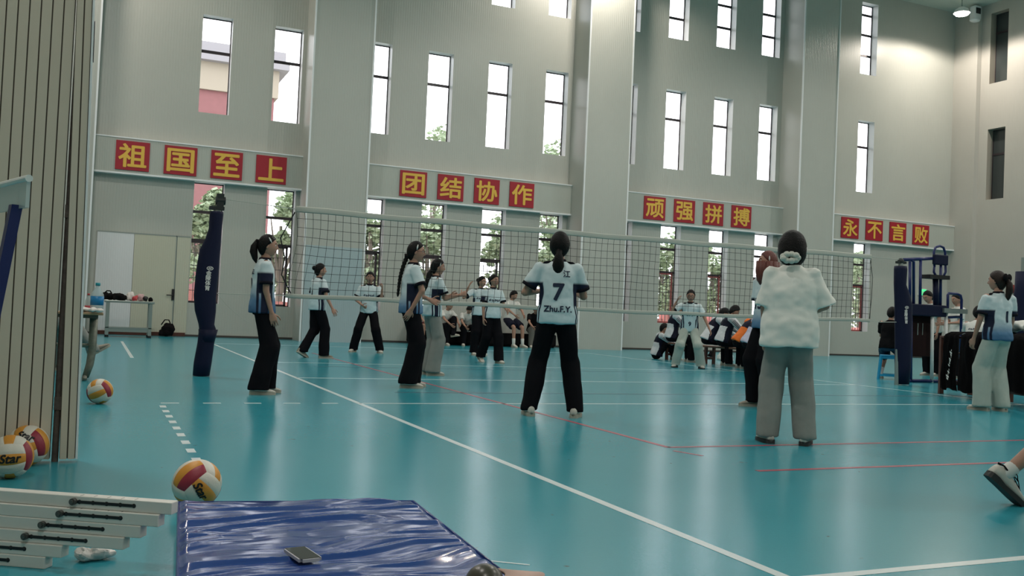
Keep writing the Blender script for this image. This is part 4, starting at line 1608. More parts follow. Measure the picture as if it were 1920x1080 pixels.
# left post
post = thing('net_post', 'left net post wrapped in bulging navy padding with white lettering', 'net post', (PLX, 0.09, 0), 0, 'padded net posts')
LV = [(704, 361, 393), (680, 363, 397), (643, 370, 402), (616, 373, 405), (608, 372, 402), (583, 365, 405), (555, 363, 406), (520, 366, 409), (498, 369, 411), (470, 374, 413), (448, 385, 415), (430, 391, 416), (402, 393, 419), (397, 394, 419)]
S = []
for y, a, b_ in LV:
    A, B = gy(a, y, 0.09), gy(b_, y, 0.09)
    c = (A + B) / 2
    hw = (B.x - A.x) / 2
    S.append((V((c.x - PLX, 0, max(0.003, c.z))), V((hw, 0, 0)), V((0, 0.10, 0))))
bm = bmesh.new()
rings(bm, S, 20)
pad = obj('pad', bm, NAVY, post, True)
bm = bmesh.new()
c = gy(380, 612, 0.0)
A, B = gy(372, 617, 0.09), gy(409, 616, 0.09)
A0, B0 = gy(373, 640, 0.09), gy(402, 640, 0.09)
rings(bm, [(V(((A0.x + B0.x) / 2 - PLX, 0, A0.z)), V(((B0.x - A0.x) / 2 + 0.003, 0, 0)), V((0, 0.105, 0))), (V(((A.x + B.x) / 2 - PLX, 0, A.z)), V(((B.x - A.x) / 2, 0, 0)), V((0, 0.112, 0)))], 20)
obj('pad_cuff', bm, NAVY, pad, True)
bm = bmesh.new()
p0, p1 = S[0][0], gy(407, 393, 0.09) - V((PLX, 0.09, 0))
tube(bm, [V((S[0][0].x, 0, 0)), V((p1.x, 0, p1.z))], 0.04, 12)
obj('pole', bm, STEEL, post)
bm = bmesh.new()
box(bm, p1.x - 0.09, p1.x + 0.08, -0.05, 0.05, p1.z - 0.005, p1.z + 0.035)
box(bm, p1.x - 0.01, p1.x + 0.07, -0.045, 0.045, p1.z + 0.035, p1.z + 0.19)
tube(bm, [(p1.x - 0.02, 0, p1.z + 0.11), (p1.x + 0.09, 0, p1.z + 0.11)], 0.05, 14)
obj('winch', bm, mat('dark_cast_metal', (0.03, 0.035, 0.035), 0.5, 0.4), post)


def pad_text(parent_pad, ox, oy, px0, py0, step, n_, s_, depth, sz, dx=0.0):
    """white vertical lettering and a round emblem on the padding"""
    bvh = BVHTree.FromObject(parent_pad, bpy.context.evaluated_depsgraph_get())

    def put(b, name, c):
        for v in b.verts:
            o_ = V((c.x - ox + v.co.x, -2.0, c.z + v.co.y))
            h = bvh.ray_cast(o_, V((0, 1, 0)))[0]
            v.co = (h if h is not None else V((o_.x, -0.1, o_.z))) - V((0, 0.004 + v.co.z, 0))
        obj(name, b, WHITE, parent_pad)
    for i, ch in enumerate(s_):
        b = bold_text(ch, sz, 0.03)
        put(b, 'lettering', gy(px0 + dx * i, py0 + step * i, oy - depth))
    b = bmesh.new()
    w_ = sz * 0.62
    for k in range(24):
        a0, a1 = 2 * math.pi * k / 24, 2 * math.pi * (k + 1) / 24
        b.faces.new([b.verts.new((math.cos(a) * w_ * r, math.sin(a) * w_ * r * 0.62, 0)) for a, r in ((a0, 1), (a1, 1), (a1, 0.78), (a0, 0.78))])
    for sx_ in (-0.35, 0.0, 0.35):
        b.faces.new([b.verts.new((w_ * (sx_ + q[0]), w_ * q[1], 0)) for q in ((-0.16, -0.35), (0.02, -0.35), (0.2, 0.35), (0.02, 0.35))])
    put(b, 'emblem', gy(px0 + 1.5 - dx, py0 - step * 0.95, oy - depth))


pad_text(pad, PLX, 0.09, 391.5, 512, 9.3, 4, '金陵体育', 0.1, 0.062, -0.9)

# right post
post = thing('net_post', 'right net post in straight navy padding beside the umpire stand', 'net post', (PRX, 0.1, 0), 0, 'padded net posts')
RV = [(720, 1680, 1702), (692, 1680, 1705), (640, 1680, 1707), (572, 1679, 1709), (553, 1679, 1704), (534, 1679, 1696), (505, 1679, 1698), (499, 1680, 1697)]
S = []
for y, a, b_ in RV:
    A, B = gy(a, y, 0.1), gy(b_, y, 0.1)
    c = (A + B) / 2
    S.append((V((c.x - PRX, 0, max(0.003, c.z))), V(((B.x - A.x) / 2, 0, 0)), V((0, 0.10, 0))))
bm = bmesh.new()
rings(bm, S, 20)
pad = obj('pad', bm, NAVY, post, True)
bm = bmesh.new()
tp = gy(1689, 490, 0.1) - V((PRX, 0.1, 0))
tube(bm, [V((S[-1][0].x, 0, 0)), V((tp.x, 0, tp.z))], 0.04, 12)
obj('pole', bm, STEEL, post)
bm = bmesh.new()
ball(bm, (tp.x, 0, tp.z), 0.06, 0.05, 0.055)
box(bm, tp.x - 0.09, tp.x + 0.10, -0.03, 0.03, tp.z - 0.04, tp.z + 0.0)
obj('winch', bm, mat('dark_cast_metal', (0.03, 0.035, 0.035), 0.5, 0.4), post)
pad_text(pad, PRX, 0.1, 1699, 583, 6.8, 4, '金陵体育', 0.1, 0.062, 0.1)

# ------------------------------------------------------------------ umpire stand
YU = 0.75
U0 = gy(1740, 640, YU)
us = thing('umpire_stand', 'navy tubular umpire stand with seat and platform behind the right net post', 'umpire stand', (U0.x, YU, 0))


def up(px, py, dy=0.0):
    return gy(px, py, YU + dy) - V((U0.x, YU, 0))


def utube(name, paths, r, m_):
    bm = bmesh.new()
    for p in paths:
        tube(bm, p, r, 8)
    return obj(name, bm, m_, us, True)


def G(p):
    return V((p.x, p.y, 0))


utube('top_rail', [[up(1694, 487), up(1762, 484)]], 0.03, NAVYM)
utube('handrail', [[up(1706, 490), up(1706, 575)], [up(1708, 487), up(1713, 491), up(1713, 575)], [up(1726, 487), up(1725, 575)], [up(1764, 487), up(1763, 575)]], 0.026, NAVYM)
utube('seat_back_frame', [[up(1752, 500), up(1751, 472), up(1754, 464), up(1762, 461), up(1769, 464), up(1772, 473), up(1773, 510), up(1768, 520)], [up(1752, 498), up(1751, 510), up(1757, 522)]], 0.022, NAVYM)
bm = bmesh.new()
a, b_ = up(1747, 496), up(1774, 479)
box(bm, a.x, b_.x, -0.06, 0.0, a.z, b_.z)
bevel_all(bm, 0.02)
obj('backrest', bm, NAVY, us)
bm = bmesh.new()
a, b_ = up(1734, 522), up(1771, 519)
box(bm, a.x, b_.x, -0.12, 0.10, a.z, b_.z + 0.015)
obj('seat', bm, BLACK, us)
utube('seat_post', [[up(1754, 520), up(1755, 578)]], 0.05, NAVY)
bm = bmesh.new()
a, b_ = up(1703, 591), up(1771, 573)
box(bm, a.x, b_.x, -0.06, 0.10, a.z, b_.z)
bevel_all(bm, 0.02)
obj('platform', bm, NAVY, us)
bm = bmesh.new()
a, b_ = up(1762, 586), up(1806, 578)
box(bm, a.x, b_.x, -0.1, 0.2, a.z, b_.z - 0.02)
obj('step', bm, STEEL, us)
utube('leg', [[up(1748, 590), G(up(1748, 690))]], 0.03, WHITE)
utube('leg', [[up(1774, 578), G(up(1774, 690))]], 0.03, WHITE)
utube('leg', [[up(1708, 590), G(up(1708, 690))]], 0.03, NAVYM)
utube('side_rail', [[up(1777, 585), up(1777, 553), up(1779, 550), up(1795, 551), up(1801, 554), up(1803, 562), G(up(1802, 640))], [up(1777, 595), up(1803, 594)]], 0.024, NAVYM)
utube('base_bar', [[G(up(1705, 690)) + V((0, 0, 0.03)), G(up(1803, 690)) + V((0, 0, 0.03))]], 0.03, NAVYM)

# dark cabinet, stool, exit sign, alarm bell, camera
bm = bmesh.new()
a, b_ = up(1704, 668, 0.15), up(1746, 591, 0.15)
box(bm, a.x, b_.x, 0.12, 0.16, a.z, b_.z)
bevel_all(bm, 0.01, 1)
ap = obj('apron', bm, mat('dark_brown_cloth', (0.02, 0.010, 0.010), 0.8, spec=0.1), us)
for px in (1718, 1727):
    bm = bmesh.new()
    a, b_ = up(px - 1, 628, 0.15), up(px + 1, 606, 0.15)
    box(bm, a.x, b_.x, 0.112, 0.12, a.z, b_.z)
    obj('pale_stripe', bm, STEEL, ap)

t = thing('plastic_stool', 'bright blue plastic stool under the person in black tee', 'stool', (11.12, 1.42, 0), math.radians(-45))
bm = bmesh.new()
box(bm, -0.15, 0.15, -0.15, 0.15, 0.42, 0.455)
bevel_all(bm, 0.01, 1)
obj('seat', bm, BLUEP, t)
for sx_ in (-1, 1):
    for sy_ in (-1, 1):
        bm = bmesh.new()
        S = [(V((sx_ * 0.165, sy_ * 0.165, 0.0)), V((0.024, 0, 0)), V((0, 0.024, 0))), (V((sx_ * 0.125, sy_ * 0.125, 0.43)), V((0.03, 0, 0)), V((0, 0.03, 0)))]
        rings(bm, S, 4)
        obj('leg', bm, BLUEP, t)
bm = bmesh.new()
for s_ in (-1, 1):
    box(bm, -0.155, 0.155, s_ * 0.16 - 0.008, s_ * 0.16 + 0.008, 0.06, 0.10)
    box(bm, s_ * 0.16 - 0.008, s_ * 0.16 + 0.008, -0.155, 0.155, 0.06, 0.10)
    box(bm, -0.14, 0.14, s_ * 0.13 - 0.008, s_ * 0.13 + 0.008, 0.38, 0.43)
    box(bm, s_ * 0.13 - 0.008, s_ * 0.13 + 0.008, -0.14, 0.14, 0.38, 0.43)
obj('stretcher', bm, BLUEP, t)

p = gy(1728, 548, YB)
t = thing('exit_sign', 'small glowing green exit sign on the far wall above the umpire platform', 'sign', (p.x, YB, p.z))
bm = bmesh.new()
box(bm, -0.19, 0.19, -0.04, 0, -0.12, 0.12)
obj('housing', bm, WHITE, t)
bm = bmesh.new()
box(bm, -0.17, 0.17, -0.045, -0.04, -0.10, 0.10)
obj('lit_panel', bm, mat('lit_green_panel', (0.05, 0.8, 0.25), 0.5, emit=1.0), t)
bm = bmesh.new()
ball(bm, (0, -0.05, 0.05), 0.02, 0.004, 0.02, 0, 8, 6)
for a, b_ in (((0, 0.03), (-0.01, -0.02)), ((-0.01, -0.02), (0.04, -0.03)), ((0.04, -0.03), (0.03, -0.07)), ((-0.01, -0.02), (-0.05, -0.06)), ((0, 0.02), (0.04, 0.01)), ((0, 0.02), (-0.04, 0.0))):
    tube(bm, [(a[0], -0.048, a[1]), (b_[0], -0.048, b_[1])], 0.009, 6)
obj('running_figure', bm, WHITE, t)

XW = XR
d = ray(1901, 542)
p = CAM + d * ((XW - CAM.x) / d.x)
t = thing('fire_alarm', 'small round dark red fire alarm bell on the right wall', 'alarm', (XW, p.y, p.z))
bm = bmesh.new()
tube(bm, [(0, 0, 0), (-0.03, 0, 0), (-0.07, 0, 0), (-0.10, 0, 0)], [0.06, 0.14, 0.14, 0.08], 18)
obj('bell', bm, mat('alarm_red', (0.16, 0.012, 0.012), 0.4), t)
d = ray(1893, 597)
p = CAM + d * ((XW - CAM.x) / d.x)
t = thing('call_point', 'small grey box on the right wall below the fire alarm bell', 'box', (XW, p.y, p.z))
bm = bmesh.new()
box(bm, -0.06, 0, -0.12, 0.12, -0.16, 0.16)
bevel_all(bm, 0.01, 1)
obj('case', bm, mat('brown_grey_box', (0.12, 0.09, 0.07), 0.5), t)
d = ray(1827, 28)
p = CAM + d * ((24.8 - CAM.x) / d.x)
t = thing('wall_unit', 'small white box with dark grille and dome fixed high on the corner pilaster', 'wall unit', (25.0, p.y, p.z))
bm = bmesh.new()
box(bm, -0.30, 0, -0.12, 0.12, -0.16, 0.30)
bevel_all(bm, 0.02, 1)
obj('case', bm, REVEAL, t)
bm = bmesh.new()
box(bm, -0.27, -0.05, -0.13, -0.119, 0.02, 0.22)
obj('grille', bm, BLACK, t)
bm = bmesh.new()
ball(bm, (-0.17, 0, -0.17), 0.19, 0.16, 0.08)
obj('dome', bm, REVEAL, t, True)

# ------------------------------------------------------------------ officials' tables
TD = V((-0.39, -0.92, 0)).normalized()
TA = math.atan2(TD.y, TD.x)


def table(label, s0, ln, h):
    o = V((9.2, -1.42, 0)) + TD * s0
    t = thing('school_desk', label, 'table', (o.x, o.y, 0), TA, None)
    bm = bmesh.new()
    box(bm, 0, ln, 0, 0.5, h - 0.03, h)
    bevel_all(bm, 0.006, 1)
    obj('top', bm, DWOOD, t)
    for x in (0.0, ln - 0.06):
        for y in (0.0, 0.44):
            bm = bmesh.new()
            box(bm, x, x + 0.06, y, y + 0.06, 0, h - 0.03)
            obj('leg', bm, DWOOD, t)
    bm = bmesh.new()
    box(bm, 0.06, ln - 0.06, 0.05, 0.45, h - 0.25, h - 0.235)
    obj('shelf', bm, DWOOD, t)
    bm = bmesh.new()
    box(bm, 0.06, ln - 0.06, 0.02, 0.06, 0.16, 0.22)
    obj('foot_rail', bm, DWOOD, t)
    return t


# local y points away from the camera side
TA = math.atan2(TD.y, TD.x)
table('dark red wooden desk under black jackets, nearer the net post', 0.0, 1.15, 0.86)
table('dark red wooden desk under black cloth at the right picture edge', 1.55, 1.2, 0.86)


def drape(name, label, cat, s0, s1, h, drop, seed, m_=BLACKC, text=None, lump=0.05):
    """cloth thrown over the desk edge: thick sheet running over the top and down the front"""
    o = V((9.2, -1.42, 0)) + TD * s0
    r = thing(name, label, cat, (o.x, o.y, 0), TA)
    L = s1 - s0
    bm = bmesh.new()
    nu_, nv_ = 22, 30
    tot = 0.36 + drop
    grid = []
    for i in range(nu_ + 1):
        row = []
        for j in range(nv_ + 1):
            u, d_ = i / nu_, j / nv_ * tot
            hem = drop + 0.06 * noise.noise(V((u * 3, seed, 0)))
            if d_ < 0.36:
                y, z = 0.38 - d_, h + 0.035
            else:
                y, z = -0.035, h + 0.03 - (d_ - 0.36) / drop * hem
            n_ = noise.noise(V((u * 5 + seed, d_ * 2.2, seed)))
            n2 = noise.noise(V((u * 12 + seed, d_ * 1.2, 3)))
            k = min(1, max(0, (d_ - 0.25) / 0.3))
            y -= k * (lump * (n_ + 0.5) + 0.02 * n2 * k) + 0.01
            z += (1 - k) * (0.05 * (n_ + 0.6))
            x = u * L + 0.03 * noise.noise(V((d_ * 3, seed, u)))
            row.append(bm.verts.new((x, y, z)))
        grid.append(row)
    for i in range(nu_):
        for j in range(nv_):
            bm.faces.new((grid[i][j], grid[i + 1][j], grid[i + 1][j + 1], grid[i][j + 1]))
    bmesh.ops.solidify(bm, geom=bm.faces[:], thickness=0.012)
    o_ = obj('cloth', bm, m_, r, True)
    if text:
        bvh = BVHTree.FromObject(o_, bpy.context.evaluated_depsgraph_get())
        b = squiggle(0.42)
        b.transform(Matrix.Rotation(math.radians(74), 4, 'Z'))
        for v in b.verts:
            o2 = V((text[0] + v.co.x * 0.7, -1, text[1] + v.co.y))
            hh = bvh.ray_cast(o2, V((0, 1, 0)))[0]
            v.co = (hh if hh is not None else V((o2.x, -0.1, o2.z))) - V((0, 0.005, 0))
        obj('lettering', b, WHITE, o_)
    return r


drape('jacket', 'black jacket with white lettering hung over the left desk', 'jacket', 0.22, 0.70, 0.86, 0.80, 3.3, text=(0.26, 0.45))
drape('jacket', 'plain black jacket hung over the left desk beside the lettered one', 'jacket', 0.76, 1.50, 0.86, 0.78, 7.7)
drape('table_cloth', 'black cloth covering the front of the right desk', 'tablecloth', 1.58, 2.78, 0.86, 0.70, 5.1)
o = V((9.2, -1.42, 0)) + TD * 1.75 + V((0.25, -0.1, 0))
bm = bmesh.new()
for k in range(5):
    ball(bm, (0.14 * k - 0.28, 0.02 * (k % 2), 0.03 + 0.02 * (k % 3)), 0.14, 0.14, 0.06)
bm = fuse(bm, 0.02, 3)
folds(bm, 0.02, 9, 4)
o_ = obj('folded_shirt', bm, TEE, None, True)
o_.location = (o.x, o.y, 0.985)
o_.rotation_euler = (0, 0, TA)
tag(o_, 'crumpled white shirt lying on the right desk', 'shirt')
# padded post of the next court, cut by the right edge
p = CAM + ray(1912, 560) * (19.0 / math.hypot(ray(1912, 560).x, ray(1912, 560).y))
t = thing('net_post', 'navy padded post cut off by the right picture edge above the desk', 'net post', (p.x + 0.05, p.y, 0))
bm = bmesh.new()
rings(bm, [(V((0, 0, z)), V((r, 0, 0)), V((0, 0.12, 0))) for z, r in ((0.01, 0.14), (0.9, 0.19), (1.5, 0.18), (1.75, 0.12), (2.05, 0.1))], 18)
obj('pad', bm, NAVY, t, True)
bm = bmesh.new()
tube(bm, [(0, 0, 0), (0, 0, 2.3)], 0.03, 10)
obj('pole', bm, STEEL, t)

# bags and bottles under the wooden bench
for i, (px, py, w_, h_, m_, lb) in enumerate([(1332, 671, 0.16, 0.15, BLACKC, 'small black bag under the wooden bench, nearest its middle leg'), (1352, 676, 0.20, 0.22, TEE, 'white plastic carrier bag under the wooden bench'), (1368, 679, 0.16, 0.26, JWHITE, 'pale bag standing under the wooden bench right of the white carrier bag'), (1385, 683, 0.14, 0.2, BLACKC, 'black bag under the orange jacket')]):
    p = gz(px, py)
    bm = bmesh.new()
    cap(bm, (0, 0, h_ * 0.42), (0, 0, h_ * 0.7), w_ * 0.5, w_ * 0.3, 12)
    box(bm, -w_ * 0.45, w_ * 0.45, -w_ * 0.3, w_ * 0.3, 0.0, h_ * 0.5)
    bm = fuse(bm, 0.015, 3)
    folds(bm, 0.02, 14, i)
    for sx_ in (-1, 1):
        tube(bm, [(sx_ * w_ * 0.12, sx_ * 0.02, h_ * 0.85), (sx_ * w_ * 0.1, sx_ * 0.02, h_ * 1.05), (-sx_ * w_ * 0.02, 0, h_ * 1.1)], 0.006, 6)
    zmin = min(v.co.z for v in bm.verts)
    for v in bm.verts:
        v.co.z -= zmin
    o_ = obj('bag', bm, m_, None, True)
    o_.location = (p.x + 0.1, p.y + 0.12, 0)
    tag(o_, lb, 'bag', 'bags under the wooden bench')

# ------------------------------------------------------------------ volleyballs
BALLW = mat('ball_white_panel', (0.66, 0.63, 0.55), 0.45, bump=0.15, bscale=300)
BALLY = mat('ball_orange_yellow_panel', (0.62, 0.27, 0.035), 0.45, bump=0.15, bscale=300)
BALLR = mat('ball_crimson_panel', (0.27, 0.02, 0.04), 0.45, bump=0.15, bscale=300)
R_B = 0.105


def ball_shape(scheme):
    bm = bmesh.new()
    N = 12
    X_, Y_, Z_ = V((1, 0, 0)), V((0, 1, 0)), V((0, 0, 1))
    ax = [(X_, Z_, Y_), (-X_, Z_, Y_), (Y_, X_, Z_), (-Y_, X_, Z_), (Z_, Y_, X_), (-Z_, Y_, X_)]
    for fi, (n, a, b_) in enumerate(ax):
        g = {}
        us = []
        for k in range(3):
            for q in range(7):
                us.append((k * 2 / 3 - 1 + q / 6 * 2 / 3, q in (0, 6), k))
        vs = [(-1 + 2 * q / 16, q in (0, 16)) for q in range(17)]
        for i, (u, eu, k) in enumerate(us):
            for j, (v, ev) in enumerate(vs):
                p = (n + a * math.tan(u * math.pi / 4) + b_ * math.tan(v * math.pi / 4)).normalized()
                r = R_B * (0.978 if (eu or ev) else 1.0)
                g[i, j] = bm.verts.new(p * r)
        for i in range(len(us) - 1):
            if us[i][2] != us[i + 1][2]:
                continue
            for j in range(16):
                f = bm.faces.new((g[i, j], g[i + 1, j], g[i + 1, j + 1], g[i, j + 1]))
                f.material_index = scheme[fi][us[i][2]]
                f.smooth = True
    bm.normal_update()
    bmesh.ops.reverse_faces(bm, faces=[f for f in bm.faces if f.normal.dot(f.calc_center_median()) < 0])
    me = bpy.data.meshes.new('ball_shape')
    bm.to_mesh(me)
    bm.free()
    return me


BSH = ball_shape([(0, 1, 0), (0, 1, 0), (0, 1, 2), (0, 1, 0), (2, 1, 0), (2, 1, 0)])


def volleyball(px, py, label, rot, words=(), pos=None):
    p = V(pos) if pos is not None else gz(px, py)
    t = thing('volleyball', label, 'ball', (p.x, p.y, 0), 0, 'white, yellow and crimson volleyballs')
    me = BSH.copy()
    me.transform(Matrix.Translation((0, 0, R_B * 0.985)) @ rot)
    o = obj('cover', me, [BALLW, BALLY, BALLR], t)
    ctr = V((0, 0, R_B * 0.985))
    toc = (CAM - p - ctr)
    toc.normalize()
    e0 = AR - toc * AR.dot(toc)
    e0.normalize()
    e1 = toc.cross(e0)
    for s_, size, a, b_, ang in words:
        # direction on the ball as seen from the hall's middle axis
        n = (toc + e0 * a + e1 * b_).normalized()
        x = (e0 - n * e0.dot(n)).normalized()
        y = n.cross(x)
        ca, sa = math.cos(math.radians(ang)), math.sin(math.radians(ang))
        bt = bold_text(s_, size, 0.03)
        bmesh.ops.triangulate(bt, faces=bt.faces[:])
        for v in bt.verts:
            X, Y_ = (v.co.x + 0.25 * v.co.y), v.co.y
            X, Y_ = X * ca - Y_ * sa, X * sa + Y_ * ca
            d_ = (n * R_B + x * X + y * Y_).normalized()
            v.co = ctr + d_ * (R_B * 1.008 + v.co.z)
        obj('lettering', bt, BLACK, o)
    return t


def rotm(x, y, z):
    return Matrix.Rotation(math.radians(z), 4, 'Z') @ Matrix.Rotation(math.radians(y), 4, 'Y') @ Matrix.Rotation(math.radians(x), 4, 'X')


volleyball(367, 951, 'volleyball behind the far edge of the blue mat', rotm(24, -42, 4), [('Star', 0.052, 0.20, -0.36, -60)])
volleyball(186, 757, 'volleyball on the floor below the school desk, farthest from the mat', rotm(28, 62, 8))
volleyball(50, 872, 'volleyball touching the partition, behind the other one at the left edge', rotm(25, 70, 5), [('Star', 0.055, -0.12, 0.52, -22)])
volleyball(17, 896, 'volleyball at the left picture edge in front of another ball', rotm(0, 86, 0), [('Star', 0.060, 0.02, -0.10, 6)])

# ------------------------------------------------------------------ blue mat, phone, cap
MH = 0.10
c0 = gz(335, 937, MH)
c1 = gz(775, 935, MH)
ML = 1.9
c2 = c0 + V((-0.082, -0.997, 0)) * ML
c3 = c1 + V((-0.056, -0.998, 0)) * ML
MW = (c1 - c0).length


def mat_pt(x, y):
    u, v = x / MW, -y / ML
    p = (c0 * (1 - u) + c1 * u) * (1 - v) + (c2 * (1 - u) + c3 * u) * v - c0
    return p.x, p.y


MBLUE = mat('glossy_blue_vinyl', (0.020, 0.052, 0.215), 0.17, spec=0.7)
mt = thing('gym_mat', 'glossy wrinkled blue vinyl gym mat on the floor in the foreground', 'mat', (c0.x, c0.y, 0), 0)
bm = bmesh.new()
nx_, ny_ = 150, 260
g = []


def ridge(a):
    a = abs(a)
    return max(0.0, 1 - a * 5)


for i in range(nx_ + 1):
    row = []
    for j in range(ny_ + 1):
        x, y = i / nx_ * MW, -j / ny_ * ML
        wx = x + 0.10 * noise.noise(V((x * 3, y * 3, 1.0)))
        wy = y + 0.08 * noise.noise(V((x * 2.5, y * 3, 5.0)))
        q = wy - 0.28 * wx
        hgt = 0.0075 * noise.noise(V((wx * 2.2, q * 8, 2.0))) + 0.0045 * noise.noise(V((wx * 4.5, q * 17, 7.0))) + 0.0010 * noise.noise(V((wx * 12, q * 40, 9.0)))
        hgt += 0.010 * ridge(noise.noise(V((wx * 1.3, q * 5.0, 12.0)))) - 0.004 * ridge(noise.noise(V((wx * 2.0 + 4, q * 9.0, 15.0))))
        e = min(x, MW - x, -y, ML + y)
        k = sm(0.0, 0.03, e)
        row.append(bm.verts.new((*mat_pt(x, y), MH - 0.012 + 0.012 * k + hgt * (0.3 + 0.7 * k))))
    g.append(row)
for i in range(nx_):
    for j in range(ny_):
        bm.faces.new((g[i][j], g[i][j + 1], g[i + 1][j + 1], g[i + 1][j]))
obj('vinyl_top', bm, MBLUE, mt, True)
bm = bmesh.new()
for v in box(bm, 0.0, MW, -ML, 0.0, 0.0, MH - 0.013):
    v.co.x, v.co.y = mat_pt(v.co.x, v.co.y)
bevel_all(bm, 0.008, 2)
obj('side_panel', bm, mat('dark_blue_vinyl', (0.012, 0.03, 0.12), 0.3), mt)
bm = bmesh.new()
tube(bm, [(*mat_pt(x, y), MH - 0.012) for x, y in ((0, 0), (MW, 0), (MW, -ML), (0, -ML), (0, 0))], 0.006, 8)
obj('seam_piping', bm, MBLUE, mt, True)

p = gz(567, 1042, MH + 0.012)
pa, pb = gz(536, 1032, MH), gz(572, 1057, MH)
t = thing('smartphone', 'black smartphone with pale edge lying face up on the blue mat', 'phone', (p.x, p.y, MH + 0.011), math.atan2(pb.y - pa.y, pb.x - pa.x))
bm = bmesh.new()
box(bm, -0.078, 0.078, -0.037, 0.037, 0, 0.010)
bmesh.ops.bevel(bm, geom=[e for e in bm.edges if abs(e.verts[0].co.z - e.verts[1].co.z) > 0.005], offset=0.010, segments=4, affect='EDGES')
obj('case', bm, mat('pale_phone_edge', (0.5, 0.5, 0.52), 0.35), t)
bm = bmesh.new()
box(bm, -0.073, 0.073, -0.0325, 0.0325, 0.010, 0.0112)
obj('screen', bm, mat('phone_screen', (0.004, 0.006, 0.008), 0.05), t)

p = gz(897, 1080, MH + 0.03)
t = thing('cap', 'dark olive rounded cap with a pale brim at the bottom picture edge on the mat', 'cap', (p.x, p.y - 0.05, MH + 0.016), math.radians(-8))
bm = bmesh.new()
ball(bm, (0, 0, 0.0), 0.060, 0.065, 0.062, 0, 24, 16)
bmesh.ops.bisect_plane(bm, geom=bm.verts[:] + bm.edges[:] + bm.faces[:], plane_co=(0, 0, 0), plane_no=(0, 0, -1), clear_outer=True)
obj('crown', bm, mat('dark_olive_sheen', (0.06, 0.055, 0.04), 0.3), t, True)
bm = bmesh.new()
for i in range(12):
    a0, a1 = -1.1 + 2.2 * i / 12, -1.1 + 2.2 * (i + 1) / 12
    P_ = [V((0.058 * math.cos(a0), 0.062 * math.sin(a0), 0.030)), V((0.058 * math.cos(a1), 0.062 * math.sin(a1), 0.030)), V((0.05 + 0.13 * math.cos(a1 * 0.9), 0.062 * math.sin(a1), 0.022 - 0.012 * a1 * a1)), V((0.05 + 0.13 * math.cos(a0 * 0.9), 0.062 * math.sin(a0), 0.022 - 0.012 * a0 * a0))]
    bm.faces.new([bm.verts.new(q) for q in P_])
bmesh.ops.remove_doubles(bm, verts=bm.verts[:], dist=1e-5)
bmesh.ops.solidify(bm, geom=bm.faces[:], thickness=0.008)
obj('brim', bm, mat('pale_pink_cloth', (0.52, 0.36, 0.30), 0.7), t, True)

# ------------------------------------------------------------------ hurdle bases and hurdle at the left
PAINT = mat('white_enamel', (0.66, 0.65, 0.60), 0.35, bump=0.05, bscale=20)
ends = [((333, 966), 'topmost of the stack, its end touching the blue mat'), ((308, 989), 'second from the top of the stack'), ((274, 1010), 'third from the top of the stack'), ((242, 1032), 'fourth from the top of the stack'), ((126, 1047), 'fifth from the top, its end set well back'), ((95, 1068), 'lowest of the stack')]
HB = 0.040
bd = gz(333, 965, 0.2) - gz(0, 940, 0.2)
BD = V((bd.x, bd.y, 0)).normalized()
for i, ((px, py), w_) in enumerate(ends):
    zb_ = HB * (5 - i)
    e = gz(px - 12, py, zb_)
    t = thing('beam', 'white slotted hurdle beam at lower left, %s' % w_, 'beam', (e.x, e.y, zb_), math.atan2(BD.y, BD.x), 'white hurdle beams stacked at the lower left')
    L = 0.95
    bm = bmesh.new()
    box(bm, -L, 0, 0, 0.045, 0.0, HB)
    bevel_all(bm, 0.003, 2)
    bar = obj('tube', bm, PAINT, t)
    bm = bmesh.new()
    s0 = -0.335
    box(bm, s0, s0 + 0.205, -0.0015, 0.002, 0.016, 0.026)
    for k in range(5):
        ball(bm, (s0 + 0.012 + k * 0.048, 0, 0.021), 0.0075, 0.003, 0.0075, 0, 10, 6)
    obj('slot', bm, BLACK, bar)
    bm = bmesh.new()
    tube(bm, [(s0 - 0.006, 0.0, 0.022), (s0 - 0.006, -0.014, 0.022)], 0.0115, 14)
    tube(bm, [(s0 - 0.006, -0.013, 0.022), (s0 - 0.006, -0.019, 0.022)], 0.007, 6)
    obj('bolt', bm, mat('dull_bolt_metal', (0.12, 0.12, 0.11), 0.45, 0.7), bar)
    if i < 2:
        for k in range(5):
            x = s0 + 0.012 + k * 0.048
            bm = bmesh.new()
            box(bm, x - 0.0008, x + 0.0008, 0.004, 0.026, HB - 0.0002, HB + 0.0006)
            obj('scale_mark', bm, BLACK, bar)

# free standing hurdle whose board end enters at the left edge
DH = 2.0


def hp_(px, py, d_=DH):
    r = ray(px, py)
    return CAM + r * (d_ / r.dot(AF))


e = hp_(54, 338)
hd = V((-0.316, 0.949, 0)).normalized()
t = thing('hurdle', 'hurdle with translucent white top board and navy upright at the left edge', 'hurdle', (e.x, e.y, 0), math.atan2(hd.y, hd.x))
zb = e.z
bm = bmesh.new()
box(bm, 0.0, 1.15, -0.004, 0.004, zb - 0.058, zb + 0.002)
obj('board', bm, CLEARB, t)
bm = bmesh.new()
tube(bm, [(-0.002, 0, zb + 0.004), (1.152, 0, zb + 0.004)], 0.008, 10)
obj('board_edge', bm, WHITE, t)
for x, nm in ((0.06, 0), (1.07, 1)):
    bm = bmesh.new()
    box(bm, x - 0.012, x + 0.012, -0.011, 0.011, 0.06, zb - 0.05)
    for v in bm.verts:
        v.co.y += (zb - v.co.z) * 0.13
    obj('upright', bm, NAVYM, t)
    bm = bmesh.new()
    box(bm, x - 0.025, x + 0.025, -0.1, 0.62, 0, 0.06)
    obj('foot', bm, PAINT, t)
e2 = hp_(20, 770, 2.1)
bm = bmesh.new()
box(bm, 0.05, 1.08, 0.04, 0.07, e2.z - 0.02, e2.z + 0.01)
obj('cross_bar', bm, PAINT, t)

